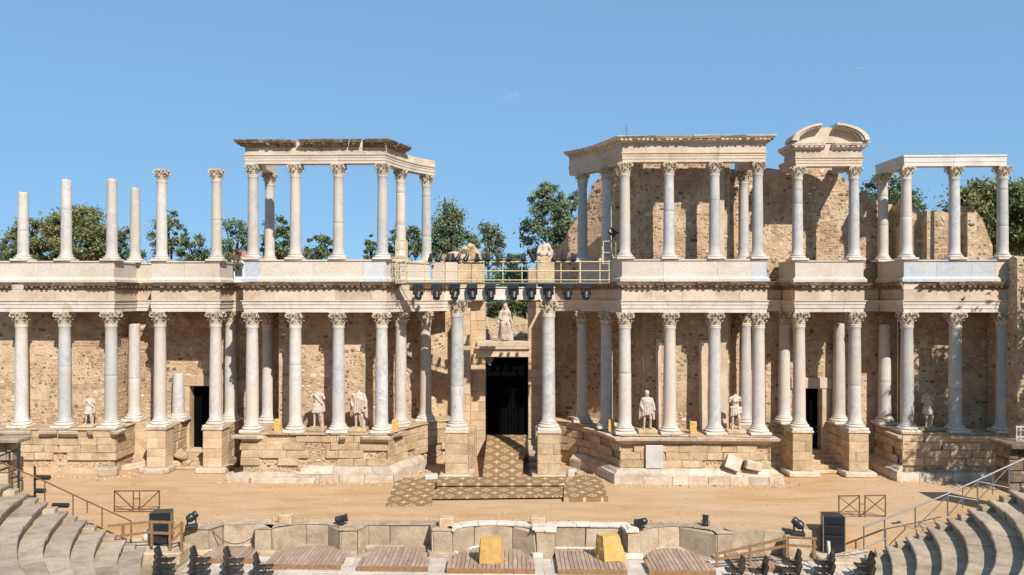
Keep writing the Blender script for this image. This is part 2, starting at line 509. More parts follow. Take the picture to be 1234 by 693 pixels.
def masonry(parent, name, path, zs, mat, wmin=.7, wmax=1.25, of=0, depth=.3, jit=.018, seed=1, skip=0, gap=.022, b=.02, ends=(0, 0), hard=None):
    r = random.Random(seed)
    hard = hard or [0, path.len]
    for h0, h1 in zip(hard[:-1], hard[1:]):
        for z0, z1 in zip(zs[:-1], zs[1:]):
            u = h0 + .006
            while u < h1 - .05:
                w = r.uniform(wmin, wmax)
                if h1 - (u + w) < wmin * .6: w = h1 - u
                e = min(u + w, h1 - .006)
                if r.random() >= skip:
                    mb = MB(); o = of + r.uniform(-jit, jit)
                    path_block(mb, path, u + gap / 2, e - gap / 2, z0 + gap / 2, z1 - gap / 2, o, of - depth, b * r.uniform(.6, 2.4), .009)
                    mb.build(name, mat, parent)
                u += w

RUB = [((.56, .41, .285), 34), ((.50, .36, .24), 26), ((.42, .29, .19), 12), ((.33, .235, .16), 10), ((.24, .165, .115), 8), ((.19, .13, .09), 8), ((.38, .30, .235), 6), ((.62, .48, .35), 5)]
RUBC = [c for c, w in RUB for _ in range(w)]
def rubble_face(mb, path, u0, u1, z0, top, o=0, holes=(), seed=1, sz=1.0, cover=.72):
    r = random.Random(seed)
    z = z0 + .03
    zmax = max(top(u0 + (u1 - u0) * k / 20) for k in range(21))
    while z < zmax:
        h = r.choice((.10, .14, .18, .26)) * r.uniform(.85, 1.15) * sz
        u = u0 + r.uniform(0, .2)
        while u < u1 - .12:
            w = h * r.uniform(.9, 2.1)
            uc, zc = u + w / 2, z + h / 2 + r.uniform(-.05, .05)
            ok = r.random() < cover and u + w < u1 and zc + h / 2 < top(uc) and zc - h / 2 > z0
            for (a, b, c, d) in holes:
                if a - w / 2 < uc < b + w / 2 and c - h / 2 < zc < d + h / 2: ok = False
            fld = math.sin(uc * .8 + seed * 1.7) + math.sin(zc * 1.3 + uc * .5 + seed) + .6 * math.sin(uc * 2.3 - zc * 1.9)
            if ok and fld > 1.35 and r.random() < .7: ok = False       # bare plastered patch
            if ok and fld < -1.25 and sz == 1.0:                        # patch of thin brick courses
                for zz in (zc - h * .25, zc + h * .25):
                    ww = w * .47; hz_ = min(.035, h * .2); vs = []
                    for sc, oo in ((1, -.02), (.94, r.uniform(.008, .03))):
                        for a_, b_ in ((-1, -1), (1, -1), (1, 1), (-1, 1)):
                            p = path.at(uc + a_ * ww * sc, o + oo); vs.append((p.x, p.y, zz + b_ * hz_ * sc + r.uniform(-.006, .006)))
                    q = r.uniform(.8, 1.15)
                    mb.add(vs, [(0, 1, 5, 4), (1, 2, 6, 5), (2, 3, 7, 6), (3, 0, 4, 7), (4, 5, 6, 7)], (.43 * q, .26 * q, .155 * q))
                ok = False
            if ok:
                n = 7; k0 = r.random() * 6.28; hh = r.uniform(.010, .045)
                vs = []
                hw, hz = w * .5 * r.uniform(.75, 1), h * .5 * r.uniform(.75, 1.05)
                rr = [r.uniform(.62, 1.12) for _ in range(n)]
                for ring, (sc, oo) in enumerate(((1, -.02), (.93, hh * .7), (.55, hh))):
                    for k in range(n):
                        a = k0 + 6.283 * k / n
                        ca, sa = math.cos(a), math.sin(a)
                        ca = math.copysign(abs(ca) ** .7, ca); sa = math.copysign(abs(sa) ** .7, sa)
                        p = path.at(uc + ca * hw * rr[k] * sc, o + oo + r.uniform(-.006, .006))
                        vs.append((p.x, p.y, zc + sa * hz * rr[k] * sc))
                fs = [(g * n + k, g * n + (k + 1) % n, (g + 1) * n + (k + 1) % n, (g + 1) * n + k) for g in range(2) for k in range(n)]
                fs.append(tuple(2 * n + k for k in range(n)))
                c = r.choice(RUBC); q = r.uniform(.85, 1.12) * (1 + .22 * math.sin(uc * 1.3 + seed) * math.sin(zc * 1.1 + seed * 2) + .12 * math.sin(uc * 3.7 + zc * 2.9))
                mb.add(vs, fs, tuple(min(.8, x * q) for x in c))
            u += w + r.uniform(.015, .09)
        z += h + .02

def rubble_wall(label, path, z0, top, th=.6, holes=(), seed=1, name='rubble_wall', faces=None, sz=1.0, cover=.72):
    mid = path.at(path.len / 2)
    t = T(name, label, 'wall', mid.x, mid.y, z0)
    mb = MB()
    br = sorted(set([0, path.len] + path.cum + [h for a in holes for h in a[:2]] + [path.len * k / max(1, int(path.len / .55)) for k in range(1, int(path.len / .55))]))
    br = [b for i, b in enumerate(br) if i == 0 or b - br[i - 1] > .01]
    for a, b in zip(br[:-1], br[1:]):
        m_ = (a + b) / 2
        iv = [(z0, None)]
        for (h0, h1, za, zb) in holes:
            if h0 < m_ < h1:
                iv = ([(z0, za)] if za > z0 + .02 else []) + [(zb, None)]
        for (c, d) in iv:
            ta, tb = (top(a + .001), top(b - .001)) if d is None else (d, d)
            if max(ta, tb) <= c: continue
            q = [path.at(a, 0), path.at(b, 0), path.at(b, -th), path.at(a, -th)]
            vs = [(p.x, p.y, c) for p in q] + [(q[0].x, q[0].y, ta), (q[1].x, q[1].y, tb), (q[2].x, q[2].y, tb), (q[3].x, q[3].y, ta)]
            mb.add(vs, [(0, 3, 2, 1), (4, 5, 6, 7), (0, 1, 5, 4), (1, 2, 6, 5), (2, 3, 7, 6), (3, 0, 4, 7)])
    mb.build('wall_core', 'mortar', t, recalc=False)
    st = MB()
    for h0, h1 in (faces or list(zip(path.cum[:-1], path.cum[1:]))):
        if h1 - h0 > .25: rubble_face(st, path, h0, h1, z0, lambda u: top(u), 0, holes, seed + int(h0 * 10), sz, cover)
    st.build('rubble_stones', 'rubble', t, recalc=False, kind='stuff')
    return t
# ------------------------------------------------------------------ the setting
ZP, ZA, ZPED, ZU = 2.44, 8.74, 11.5, 16.54     # podium top, lower architrave, pedestal top, upper architrave
AX = -.45
mb = MB(); mb.box(-900, 900, -700, 1500, -1.3, -1.06)
o = mb.build('ground', 'earth', shear=False); o['kind'] = 'structure'

# front edge of the stage with its niches
def PX(px, yr=-9.4): return X(px, yr)
front = [(-13.6, -8.7), (PX(221), -9.4), (PX(252), -9.4), (PX(262), -8.75), (PX(303), -8.6), (PX(307), -9.4), (PX(325), -9.4)]
def niche(xa, xb, dep, n=12):
    out = []
    for k in range(n + 1):
        t = math.pi * k / n
        out.append(((xa + xb) / 2 - (xb - xa) / 2 * math.cos(t), -9.4 + dep * math.sin(t) ** .8))
    return out
i_s1 = len(front); front += niche(PX(327), PX(410), .85)
front += [(PX(431), -9.4), (PX(440), -8.6), (PX(516), -8.6), (PX(521), -9.4), (PX(544), -9.4)]
i_s2 = len(front); front += niche(PX(546), PX(646), .9)
front += [(PX(668), -9.4), (PX(670), -8.65), (PX(752), -8.65), (PX(756), -9.4), (PX(770), -9.4)]
i_s3 = len(front); front += niche(PX(772), PX(864), .9)
front += [(PX(884), -9.4), (PX(888), -8.9), (PX(1000), -8.8)]
FP = Path(front)
mb = MB()
mb.prism(FP.offset(-.14) + [(70, -8.9), (70, 80), (-70, 80), (-70, -8.7)], -1.2, 0)
o = mb.build('stage_floor', 'sand'); o['kind'] = 'structure'
mb = MB(); mb.box(-13.0, 12.6, -24, -8.9, -1.2, -1.02)
o = mb.build('orchestra_floor', 'pulp'); o['kind'] = 'structure'
orch = o
r_ = random.Random(4)
y = -9.7
row = 0
while y > -14.5:                                        # marble paving flags of the orchestra
    dy = r_.uniform(.8, 1.1); x = -13 + r_.uniform(0, .6)
    while x < 12.4:
        dx = r_.uniform(.9, 1.7)
        b = MB(); b.box(x + .01, x + dx - .01, y - dy + .01, y - .01, -1.06, -1.0 + r_.uniform(-.012, .008), b=.015)
        b.build('paving_stone', 'paving', orch)
        x += dx
    y -= dy
for (xa, xb, ya, yb, zt) in ((-19.5, -13.2, -10.6, -8.6, -.62), (12.2, 19.0, -10.4, -8.7, -.8)):
    mb = MB(); mb.box(xa, xb, ya, yb, -1.2, zt, b=.05)
    o = mb.build('pavement', 'pulp'); o['kind'] = 'structure'

# ------------------------------------------------------------------ columns
def capital_mesh(r, h, key, mat='capital'):
    mb = MB()
    mb.lathe([(r * 1.06, 0), (r * 1.14, .03 * h), (r * 1.06, .07 * h), (r * .98, .1 * h), (r * 1.0, .45 * h), (r * 1.12, .68 * h), (r * 1.38, .86 * h)], 16)
    def leaf(a, z0, hh, w, out):
        prof = [(r * 1.0, 0, .8), (r * 1.12, .35, 1.0), (r * 1.2, .7, .95), (r * 1.2 + out * .6, .95, .7), (r * 1.2 + out, .98, .45), (r * 1.2 + out * 1.05, .84, .2)]
        vs = []
        for (rr, t, ww) in prof:
            for k, q in ((-1, -.05), (-.5, .02), (0, .075), (.5, .02), (1, -.05)):
                aa = a + k * ww * w
                rad = rr + q * r
                vs.append((rad * math.cos(aa), rad * math.sin(aa), z0 + t * hh + (abs(k) * -.05 * hh)))
        fs = [(i * 5 + k, i * 5 + k + 1, (i + 1) * 5 + k + 1, (i + 1) * 5 + k) for i in range(5) for k in range(4)]
        mb.add(vs, fs)
    for k in range(8):
        leaf(2 * math.pi * k / 8, .08 * h, .36 * h, .33, r * .34)
        leaf(2 * math.pi * (k + .5) / 8, .2 * h, .5 * h, .30, r * .36)
    for k in range(4):                                   # corner volutes, helices and flower
        a = math.pi / 4 + k * math.pi / 2
        d = Vector((math.cos(a), math.sin(a), 0)); s_ = Vector((-d.y, d.x, 0))
        for sg in (-1, 1):
            pts = []
            for q in range(9):
                t = q / 8; th = -1.2 + t * 5.2; rad = (.17 - .11 * t) * h
                base = d * (r * 1.62 - (0 if q else .35 * r)) + Vector((0, 0, .74 * h))
                pts.append(base + d * (rad * math.cos(th)) + Vector((0, 0, rad * math.sin(th))) + s_ * (sg * r * .14 * (1 - .3 * t)))
            mb.tube([d * r * 1.05 + Vector((0, 0, .5 * h)) + s_ * (sg * r * .3)] + pts, r * .095, 5, r * .07)
            b_ = a + sg * math.pi / 4 * .62
            p0 = Vector((math.cos(b_), math.sin(b_), 0))
            mb.tube([p0 * r * 1.05 + Vector((0, 0, .52 * h)), p0 * r * 1.3 + Vector((0, 0, .7 * h)), p0 * r * 1.45 + Vector((0, 0, .84 * h)), p0 * r * 1.42 + Vector((0, 0, .72 * h))], r * .09, 5)
        a2 = k * math.pi / 2
        mb.box(r * 1.38 * math.cos(a2) - r * .2, r * 1.38 * math.cos(a2) + r * .2, r * 1.38 * math.sin(a2) - r * .2, r * 1.38 * math.sin(a2) + r * .2, .82 * h, .99 * h, b=r * .07)
    n = 6                                                # abacus with hollow sides
    for (za, zb, sc) in ((.86, .93, 1.0), (.93, 1.0, 1.07)):
        pts = []
        for k in range(4):
            a0 = math.pi / 4 + k * math.pi / 2
            c0 = Vector((math.cos(a0), math.sin(a0))) * r * 1.98 * sc; c1 = Vector((math.cos(a0 + math.pi / 2), math.sin(a0 + math.pi / 2))) * r * 1.98 * sc
            mid = (c0 + c1).normalized()
            for q in range(n):
                t = .05 + .9 * q / (n - 1)
                p = c0.lerp(c1, t) - mid * (r * .26 * math.sin(math.pi * t))
                pts.append((p.x, p.y))
        mb.prism(pts, za * h, zb * h)
    for i, v in enumerate(mb.v):                         # chipped carving
        q = rnd.uniform(-1, 1) * r * .028
        mb.v[i] = (v[0] + q, v[1] + rnd.uniform(-1, 1) * r * .028, v[2] + rnd.uniform(-1, 1) * r * .02)
    return mb.mesh('capital', mat, smooth=True, recalc=False, shear=False)
CAPS = {}
def get_cap(r, h, v):
    k = (round(r, 2), round(h, 2), v)
    if k not in CAPS: CAPS[k] = capital_mesh(r, h, k)
    return CAPS[k]
def base_mesh(r, h, plinth):
    mb = MB()
    pz = h * .36
    mb.box(-r * 1.62, r * 1.62, -r * 1.62, r * 1.62, 0, pz, b=r * .05)
    prof = [(r * 1.2, pz - .01)]
    def torus(rc, zc, q, hh):
        return [(rc + q * math.cos(t), zc + hh * math.sin(t)) for t in (-1.5, -1, -.5, 0, .5, 1, 1.5)]
    prof += torus(r * 1.36, pz + .17 * h, r * .2, .165 * h)
    prof += [(r * 1.3, pz + .35 * h), (r * 1.2, pz + .39 * h), (r * 1.22, pz + .43 * h)]
    prof += torus(r * 1.17, pz + .52 * h, r * .13, .085 * h)
    prof += [(r * 1.1, h), (r * .9, h)]
    mb.lathe(prof, 22)
    return mb.mesh('column_base', 'colbase', smooth=True, recalc=False, shear=False)
BASES = {}
def shaft_mesh(r0, r1, h, mat, broken, seed, za=None, zb=None):
    r = random.Random(seed)
    mb = MB(); prof = []
    prof += [(r0 * 1.13, 0), (r0 * 1.14, h * .008), (r0 * 1.1, h * .013), (r0 * 1.01, h * .022)]
    for k in range(1, 12):
        t = k / 12
        prof.append((r0 + (r1 - r0) * (t ** 1.7), h * (.022 + .945 * t)))
    if not broken:
        prof += [(r1 * 1.0, h * .965), (r1 * 1.04, h * .972), (r1 * 1.12, h * .982), (r1 * 1.13, h * .993), (r1 * 1.05, h)]
    else:
        prof += [(r1 * 1.0, h * .97), (r1 * 1.0, h * .99), (r1 * .93, h)]
    if za is not None:                     # one drum of a jointed shaft
        ra = lambda z: (r0 + (r1 - r0) * max(0, z / h - .02) ** 1.7)
        prof = [(q, z) for q, z in prof if za < z < zb]
        if za > 0: prof = [(ra(za) * .975, za + .004), (ra(za), za + .02)] + prof
        if zb < h: prof = prof + [(ra(zb), zb - .02), (ra(zb) * .975, zb - .004)]
    n = 28; ph = [r.uniform(0, 6.28) for _ in range(4)]
    vs = []
    for (rr, z) in prof:
        for k in range(n):
            a = 6.28318 * k / n
            q = 1 + .008 * math.sin(2 * a + ph[0] + z * .7) + .006 * math.sin(3 * a + ph[1] - z * 1.3) + r.uniform(-.005, .005)
            zz = z
            if broken and z > h * .96: zz = z + .015 * math.sin(a + ph[2]) + .012 * math.sin(3 * a + ph[3])
            vs.append((rr * q * math.cos(a), rr * q * math.sin(a), zz))
    m = len(prof)
    fs = [(i * n + k, i * n + (k + 1) % n, (i + 1) * n + (k + 1) % n, (i + 1) * n + k) for i in range(m - 1) for k in range(n)]
    fs += [tuple(range(n))[::-1], tuple((m - 1) * n + k for k in range(n))]
    mb.add(vs, fs)
    return mb.mesh('shaft', mat, smooth=True, recalc=False, shear=False)
SH_ = {}
def column(px, yr, z0, z1, r, mat, cap, label, group, hc=None, hb=None):
    x = X(px, yr)
    t = T('column', label, 'column', x, yr, z0, group)
    hb = hb or r * 1.13
    hc = (hc or r * 2.15) if cap else 0
    r1 = r * .88
    k = (round(r, 3), round(hb, 3))
    if k not in BASES: BASES[k] = base_mesh(r, hb, True)
    link_mesh('column_base', BASES[k], t)
    hs = z1 - z0 - hb - hc
    k2 = (round(r, 3), round(hs, 2), mat, cap, rnd.randint(0, 1))
    if k2 not in SH_: SH_[k2] = shaft_mesh(r, r1, hs, mat, not cap, len(SH_))
    cut = rnd.random()
    if cut < .55 and hs > 2.5:
        zs = sorted([hs * rnd.uniform(.28, .68)] + ([hs * .84] if cut < .15 else []))
        for a_, b_ in zip([-.001] + zs, zs + [hs + .001]):
            link_mesh('shaft_drum', shaft_mesh(r, r1, hs, mat, not cap, len(SH_) + int(a_ * 10), a_, b_), t, (0, 0, hb))
    else: link_mesh('shaft', SH_[k2], t, (0, 0, hb))
    if cap:
        o = link_mesh('capital', get_cap(r1, hc, rnd.randint(0, 2)), t, (0, 0, hb + hs))
    return t

RL, RU = .335, .285
G_L = 'columns of the lower storey'; G_U = 'columns of the upper storey'
low = [
 (26, 1.1, 'white', 1, None, 'pale marble column at the far left end of the lower row'),
 (78, 1.1, 'blue', 1, None, 'grey marble column, second from the left end of the lower row'),
 (134, 1.1, 'blue', 1, None, 'bluish column at the corner of the left wing, lower row, right of the armless wall statue'),
 (162, 3.5, 'white', 0, 8.0, 'column without a capital standing back behind the left wing corner, lower storey'),
 (193, 1.6, 'white', 1, None, 'pale column on the tall left pillar of the left side doorway'),
 (215, 3.6, 'white', 0, 5.15, 'short broken column stump beside the left side doorway'),
 (260, 1.6, 'white', 1, None, 'pale column on the tall right pillar of the left side doorway'),
 (278, 3.6, 'blue', 1, None, 'half shaded column set back right of the left side doorway, lower storey'),
 (304, 0, 'white', 1, None, 'pale column at the left corner of the left projecting block, lower storey'),
 (323, 3.1, 'white', 1, None, 'shaded back column between the first two columns of the left projecting block'),
 (356, 0, 'white', 1, None, 'white column left of the statue in a short tunic, lower storey'),
 (408, 0, 'blue', 1, None, 'greenish grey column between the two statues on the left podium'),
 (460, 0, 'vein', 1, None, 'streaked column at the right corner of the left podium, right of the cloaked statue'),
 (483, 2.05, 'cream', 1, None, 'cream column on the left curved recess next to the podium corner, lower storey'),
 (513, 3.95, 'cream', 1, None, 'cream column deep in the left curved recess, half shaded, lower storey'),
 (702, 3.8, 'white', 1, None, 'column in full shade deep in the right curved recess, lower storey'),
 (731, 1.75, 'blue', 1, None, 'half lit column on the right curved recess next to the podium corner, lower storey'),
 (753, 0, 'white', 1, None, 'pale column at the left corner of the right podium, left of the bearded statue, lower storey'),
 (807, 0, 'cream', 1, None, 'cream column right of the cloaked statue with a head on the right podium'),
 (861, 0, 'blue', 1, None, 'grey column left of the headless nude statue on the right podium'),
 (898, 3.1, 'blue', 1, None, 'slim greenish back column behind the right corner of the right podium, lower storey'),
 (914, 0, 'white', 1, None, 'pale column at the right corner of the right podium, lower storey'),
 (945, 3.7, 'white', 1, None, 'back column at the left of the right side doorway, upper half in shade'),
 (963, 1.6, 'cream', 1, None, 'cream column on the tall left pillar of the right side doorway'),
 (1011, 3.7, 'cream', 0, 8.04, 'column without a capital just right of the right side doorway'),
 (1030, 1.6, 'white', 1, None, 'pale column on the tall right pillar of the right side doorway'),
 (1066, 3.5, 'white', 0, 8.0, 'column without a capital set back behind the corner of the right wing'),
 (1093, 1.0, 'blue', 1, None, 'blue grey column at the left corner of the right wing, lower storey'),
 (1151, 1.0, 'blue', 1, None, 'blue grey column right of the leaning statue on the right wing, lower storey'),
 (1208, 1.0, 'blue', 1, None, 'tree shaded dark column at the far right end of the lower row'),
]
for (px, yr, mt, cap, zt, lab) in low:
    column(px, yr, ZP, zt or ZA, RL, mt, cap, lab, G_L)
column(551, .5, 2.54, 9.38, .36, 'vein', 1, 'tall streaked marble column left of the central doorway', 'tall columns flanking the central doorway', hc=.78)
column(661, .5, 2.54, 9.38, .36, 'vein', 1, 'tall streaked marble column right of the central doorway', 'tall columns flanking the central doorway', hc=.78)
upp = [
 (28, 1.1, 'white', 0, 15.27, 'shortest freestanding shaft at the far left end of the top row'),
 (80, 1.1, 'white', 0, 15.93, 'freestanding white shaft without capital, second from the left end of the top row'),
 (135, 1.1, 'white', 0, 15.96, 'freestanding white shaft without capital at the corner of the left wing, top row'),
 (163, 3.5, 'cream', 0, 15.79, 'thin freestanding back shaft without capital, left of the first upper column with a capital'),
 (195, 1.6, 'white', 1, ZU, 'freestanding upper column with capital, leftmost one that has a capital and carries no beam'),
 (261, 1.6, 'cream', 1, ZU, 'freestanding upper column with capital just left of the left roofed colonnade'),
 (305, 0, 'cream', 1, ZU, 'upper column under the left end of the left beam'),
 (325, 3.1, 'cream', 1, ZU, 'upper back column with a dark shadowed top half under the left colonnade'),
 (356, 0, 'cream', 1, ZU, 'upper column second from the left on the front of the left colonnade'),
 (408, 0, 'cream', 1, ZU, 'upper column third from the left on the front of the left colonnade'),
 (461, 0, 'blue', 1, ZU, 'upper column at the front corner where the left beam bends back, by the yellow ladder'),
 (483, 2.05, 'cream', 1, ZU, 'upper column behind the yellow ladder on the bent part of the left colonnade'),
 (514, 3.95, 'blue', 1, ZU, 'upper column at the right end of the left beam'),
 (702, 3.8, 'blue', 1, ZU, 'upper column in shade at the left end of the right colonnade'),
 (731, 1.75, 'blue', 1, ZU, 'half shaded upper column behind the left front corner of the right colonnade'),
 (753, 0, 'white', 1, ZU, 'upper column at the left front corner of the right colonnade'),
 (806, 0, 'blue', 1, ZU, 'upper column second on the front of the right colonnade'),
 (861, 0, 'blue', 1, ZU, 'upper column third on the front of the right colonnade'),
 (896, 3.1, 'blue', 1, ZU, 'slim upper back column just left of the right front corner of the right colonnade'),
 (913, 0, 'blue', 1, ZU, 'upper column at the right front corner of the right colonnade'),
 (961, 1.6, 'blue', 1, ZU, 'upper column under the left end of the broken pediment'),
 (1029, 1.6, 'blue', 1, ZU, 'upper column under the right end of the broken pediment'),
 (1064, 3.5, 'white', 1, 16.42, 'upper back column with a dark shadow band behind the far right beam'),
 (1092, 1.0, 'white', 1, 16.42, 'upper column under the left corner of the plain white beam at far right'),
 (1150, 1.0, 'blue', 1, 16.42, 'upper column under the middle of the plain white beam at far right'),
 (1208, 1.0, 'blue', 1, 16.42, 'upper column at the far right end of the top row'),
]
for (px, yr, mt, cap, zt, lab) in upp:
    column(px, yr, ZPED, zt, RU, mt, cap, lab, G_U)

# ------------------------------------------------------------------ plan of the stage building
cv = [(6.38, 0), (6.08, 1.0), (5.68, 1.95), (5.15, 2.95), (4.47, 3.9)]
cvx = cv + [(3.75, 4.7), (3.05, 5.1)]
Lc = [(AX - a, b) for a, b in cv]; Lcx = [(AX - a, b) for a, b in cvx]
Rc = [(AX + a, b) for a, b in cv][::-1]; Rcx = [(AX + a, b) for a, b in cvx][::-1]
x304, x914 = X(304, 0), X(914, 0)
x26, x134, x193, x260 = X(26, 1.1), X(134, 1.1), X(193, 1.6), X(260, 1.6)
x963, x1030, x1093, x1208 = X(963, 1.6), X(1030, 1.6), X(1093, 1.0), X(1208, 1.0)
PLAN = {
 'wingL': [(x26 - 1.2, 1.1), (x134, 1.1), (x134, 3.7), (x193 - .37, 3.7)],
 'bayL': [(x193, 3.9), (x193, 1.6), (x260, 1.6), (x260, 3.7), (x304 - .5, 3.7)],
 'mainL': [(x304, 3.5), (x304, 0)] + Lcx,
 'mainR': Rcx + [(x914, 0), (x914, 3.6), (x963 - .4, 3.6)],
 'bayR': [(x963, 3.9), (x963, 1.6), (x1030, 1.6), (x1030, 3.7), (x1093 - .4, 3.7)],
 'wingR': [(x1093, 3.7), (x1093, 1.0), (x1208 + .5, 1.0)],
}
ARCH = [(-.36, ZA), (.33, ZA), (.33, ZA + .2), (.365, ZA + .205), (.365, ZA + .4), (.40, ZA + .41), (.40, ZA + .52), (.46, ZA + .6), (.46, ZA + .63), (-.36, ZA + .63)]
FRZ = [(-.34, ZA + .632), (.35, ZA + .632), (.35, ZA + 1.2), (-.34, ZA + 1.2)]
COR = [(-.30, ZA + 1.203), (.36, ZA + 1.203), (.41, ZA + 1.24), (.46, ZA + 1.27), (.48, ZA + 1.36), (.60, ZA + 1.41), (.68, ZA + 1.56), (.70, ZA + 1.6), (-.30, ZA + 1.6)]
ZC = ZA + 1.603
def col_us(path, cols):                        # arc length of the point on a path nearest to each column
    out = []
    for c in cols:
        best = min(((path.at(path.len * k / 400) - Vector(c)).length, path.len * k / 400) for k in range(401))
        out.append(best[1])
    return out
def cuts_for(path, lo=1.6, hi=2.6, seed=1, corners=True):
    r = random.Random(seed); c = [0]
    hard = [path.cum[i] for i in range(1, len(path.p) - 1) if path.n[i - 1].dot(path.n[i]) < .5] if corners else []
    stops = hard + [path.len]
    for s in stops:
        while s - c[-1] > hi: c.append(c[-1] + r.uniform(lo, hi))
        if s - c[-1] < .35 and len(c) > 1 and c[-1] not in hard: c[-1] = s
        else: c.append(s)
    return c
def broken(path, cuts, seed, miss=.12):
    """cornice blocks of one path: (start, end, top drop) with random gaps"""
    r = random.Random(seed); out = []
    for a, b in zip(cuts[:-1], cuts[1:]):
        u = a
        while u < b - .05:
            w = r.uniform(.55, 1.9); e = min(b, u + w)
            if b - e < .3: e = b
            if r.random() > miss: out.append((u + r.uniform(.0, .03), e - r.uniform(.0, .03), r.uniform(-.03, .02)))
            u = e
    return out
def cornice_piece(parent, path, a, b, prof, dz, zd, od, dent=.27, mat='cornice', dent_h=.085, seed=0):
    mb = MB(); r = random.Random(int(a * 100) + seed)
    sweep(mb, path, prof, a, b, r.uniform(-.035, .02), 0)
    u = a + .08
    while u < b - .12:                          # modillions below the drip
        if r.random() > .1: path_block(mb, path, u, u + .13, zd, zd + dent_h, od + r.uniform(-.03, .02), od - .22, .012)
        u += dent
    for i, v in enumerate(mb.v):
        mb.v[i] = (v[0] + r.uniform(-.012, .012), v[1] + r.uniform(-.012, .012), v[2] + r.uniform(-.012, .008) + (dz if v[2] > zd + .2 else 0))
    mb.build('cornice_block', mat, parent)

def lower_entablature(key, label, seed, miss):
    path = Path(PLAN[key]); m_ = path.at(path.len / 2)
    t = T('entablature', label, 'entablature', m_.x, m_.y, ZA, 'lower entablature of the stage building')
    c = cuts_for(path, 1.9, 2.5, seed)
    stones_along(t, 'architrave_block', path, ARCH, c, 'arch', .012)
    c2 = cuts_for(path, 1.0, 1.9, seed + 5)
    stones_along(t, 'frieze_block', path, FRZ, c2, 'entab', .02)
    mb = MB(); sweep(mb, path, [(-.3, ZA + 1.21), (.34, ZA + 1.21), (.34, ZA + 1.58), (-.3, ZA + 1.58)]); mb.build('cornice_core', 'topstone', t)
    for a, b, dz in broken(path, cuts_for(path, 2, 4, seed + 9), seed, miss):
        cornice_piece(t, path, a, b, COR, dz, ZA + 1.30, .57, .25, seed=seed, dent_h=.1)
    return t
lower_entablature('wingL', 'weathered lower entablature over the far left wing columns', 3, .04)
lower_entablature('bayL', 'lower entablature block over the left side doorway', 4, .08)
lower_entablature('mainL', 'lower entablature of the left podium, ending in the sunlit curved recess', 5, .06)
lower_entablature('mainR', 'lower entablature of the right podium, starting in the shaded curved recess', 6, .03)
lower_entablature('bayR', 'lower entablature block over the right side doorway', 7, .03)
lower_entablature('wingR', 'lower entablature over the far right wing columns', 8, .05)

# upper floor slabs that carry the pedestals and shade the walls
def slab(label, pts):
    mb = MB(); mb.prism(pts, ZA + .5, ZC - .05)
    o = mb.build('floor_slab', 'mortar'); tag(o, label, 'floor slab', 'upper floor slabs')
slab('rough upper floor slab over the left wing passage', [(x26 - 1.1, 1.5), (x134 - .4, 1.5), (x134 - .4, 2.9), (x26 - 1.1, 2.9)])
slab('rough upper floor slab over the left side doorway', [(x193 + .4, 2.0), (x260 - .4, 2.0), (x260 - .4, 4.8), (x193 + .4, 4.8)])
slab('rough upper floor slab over the left podium statues', [(x304 + .4, .4), (-7.1, .4), (-6.7, 1.6), (-5.5, 3.9), (-4.6, 5), (-4.6, 6.2), (x304 + .4, 6.2)])
slab('rough upper floor slab over the right podium statues', [(3.7, 5), (4.6, 3.9), (5.8, 1.6), (6.2, .4), (x914 - .4, .4), (x914 - .4, 6.2), (3.7, 6.2)])
slab('rough upper floor slab over the right side doorway', [(x963 + .4, 2.0), (x1030 - .4, 2.0), (x1030 - .4, 4.8), (x963 + .4, 4.8)])
slab('rough upper floor slab over the right wing passage', [(x1093 + .4, 1.4), (x1208 + .5, 1.4), (x1208 + .5, 3.2), (x1093 + .4, 3.2)])

# ------------------------------------------------------------------ pedestal courses of the upper storey
PEDP = [(-.38, ZC), (.46, ZC), (.46, ZC + .14), (.41, ZC + .18), (.36, ZC + .26), (.32, ZC + .28), (.32, ZPED - .12), (.36, ZPED - .09), (.38, ZPED - .07), (.38, ZPED - .002), (-.38, ZPED - .002)]
def pedestal(key, label, cuts, mats, u0=0, u1=None, sub=None):
    path = Path(sub or PLAN[key]); m_ = path.at(path.len / 2)
    t = T('pedestal_course', label, 'pedestal', m_.x, m_.y, ZC, 'pedestals of the upper colonnade')
    for (a, b), mt in zip(zip(cuts[:-1], cuts[1:]), mats):
        mb = MB(); sweep(mb, path, PEDP, a + .004, b - .004, rnd.uniform(-.008, .008), 0); mb.build('pedestal_block', mt, t)
    return t
p = Path(PLAN['wingL']); pedestal('wingL', 'plain cream pedestal course under the broken white shafts at far left', [0, 2.2, 4.6, p.cum[1], p.len], ['pedestal'] * 4)
p = Path(PLAN['bayL']); pedestal('bayL', 'cream pedestal under the two freestanding capital columns', [0, p.cum[1], p.cum[1] + 1.5, p.cum[2], p.cum[3]], ['pedestal'] * 4)
M['bluepanel'] = marble_mat('blue_grey_marble_panel', (.55, .55, .55), (.40, .42, .45), (.58, .54, .48), .6)
def ux(path, i, px, yr): return path.cum[i] + (X(px, yr) - path.p[i].x)
p = Path(PLAN['mainL'])
ped_end = p.cum[-3]
pedestal('mainL', 'pedestal course with two bluish marble end panels under the left colonnade',
         [0, p.cum[1], ux(p, 1, 322, 0), ux(p, 1, 380, 0), ux(p, 1, 436, 0), p.cum[2], p.cum[4], ped_end], ['pedestal', 'bluepanel', 'pedestal', 'pedestal', 'bluepanel', 'pedestal', 'pedestal'])
p = Path(PLAN['mainR'])
i0 = len(Rcx) - 1
pedestal('mainR', 'long cream pedestal course under the right colonnade with one grey panel',
         [p.cum[2], p.cum[4], p.cum[i0], ux(p, i0, 800, 0), ux(p, i0, 860, 0), ux(p, i0, 897, 0), p.cum[i0 + 1], p.cum[i0 + 2]], ['pedestal'] * 5 + ['bluepanel', 'pedestal'])
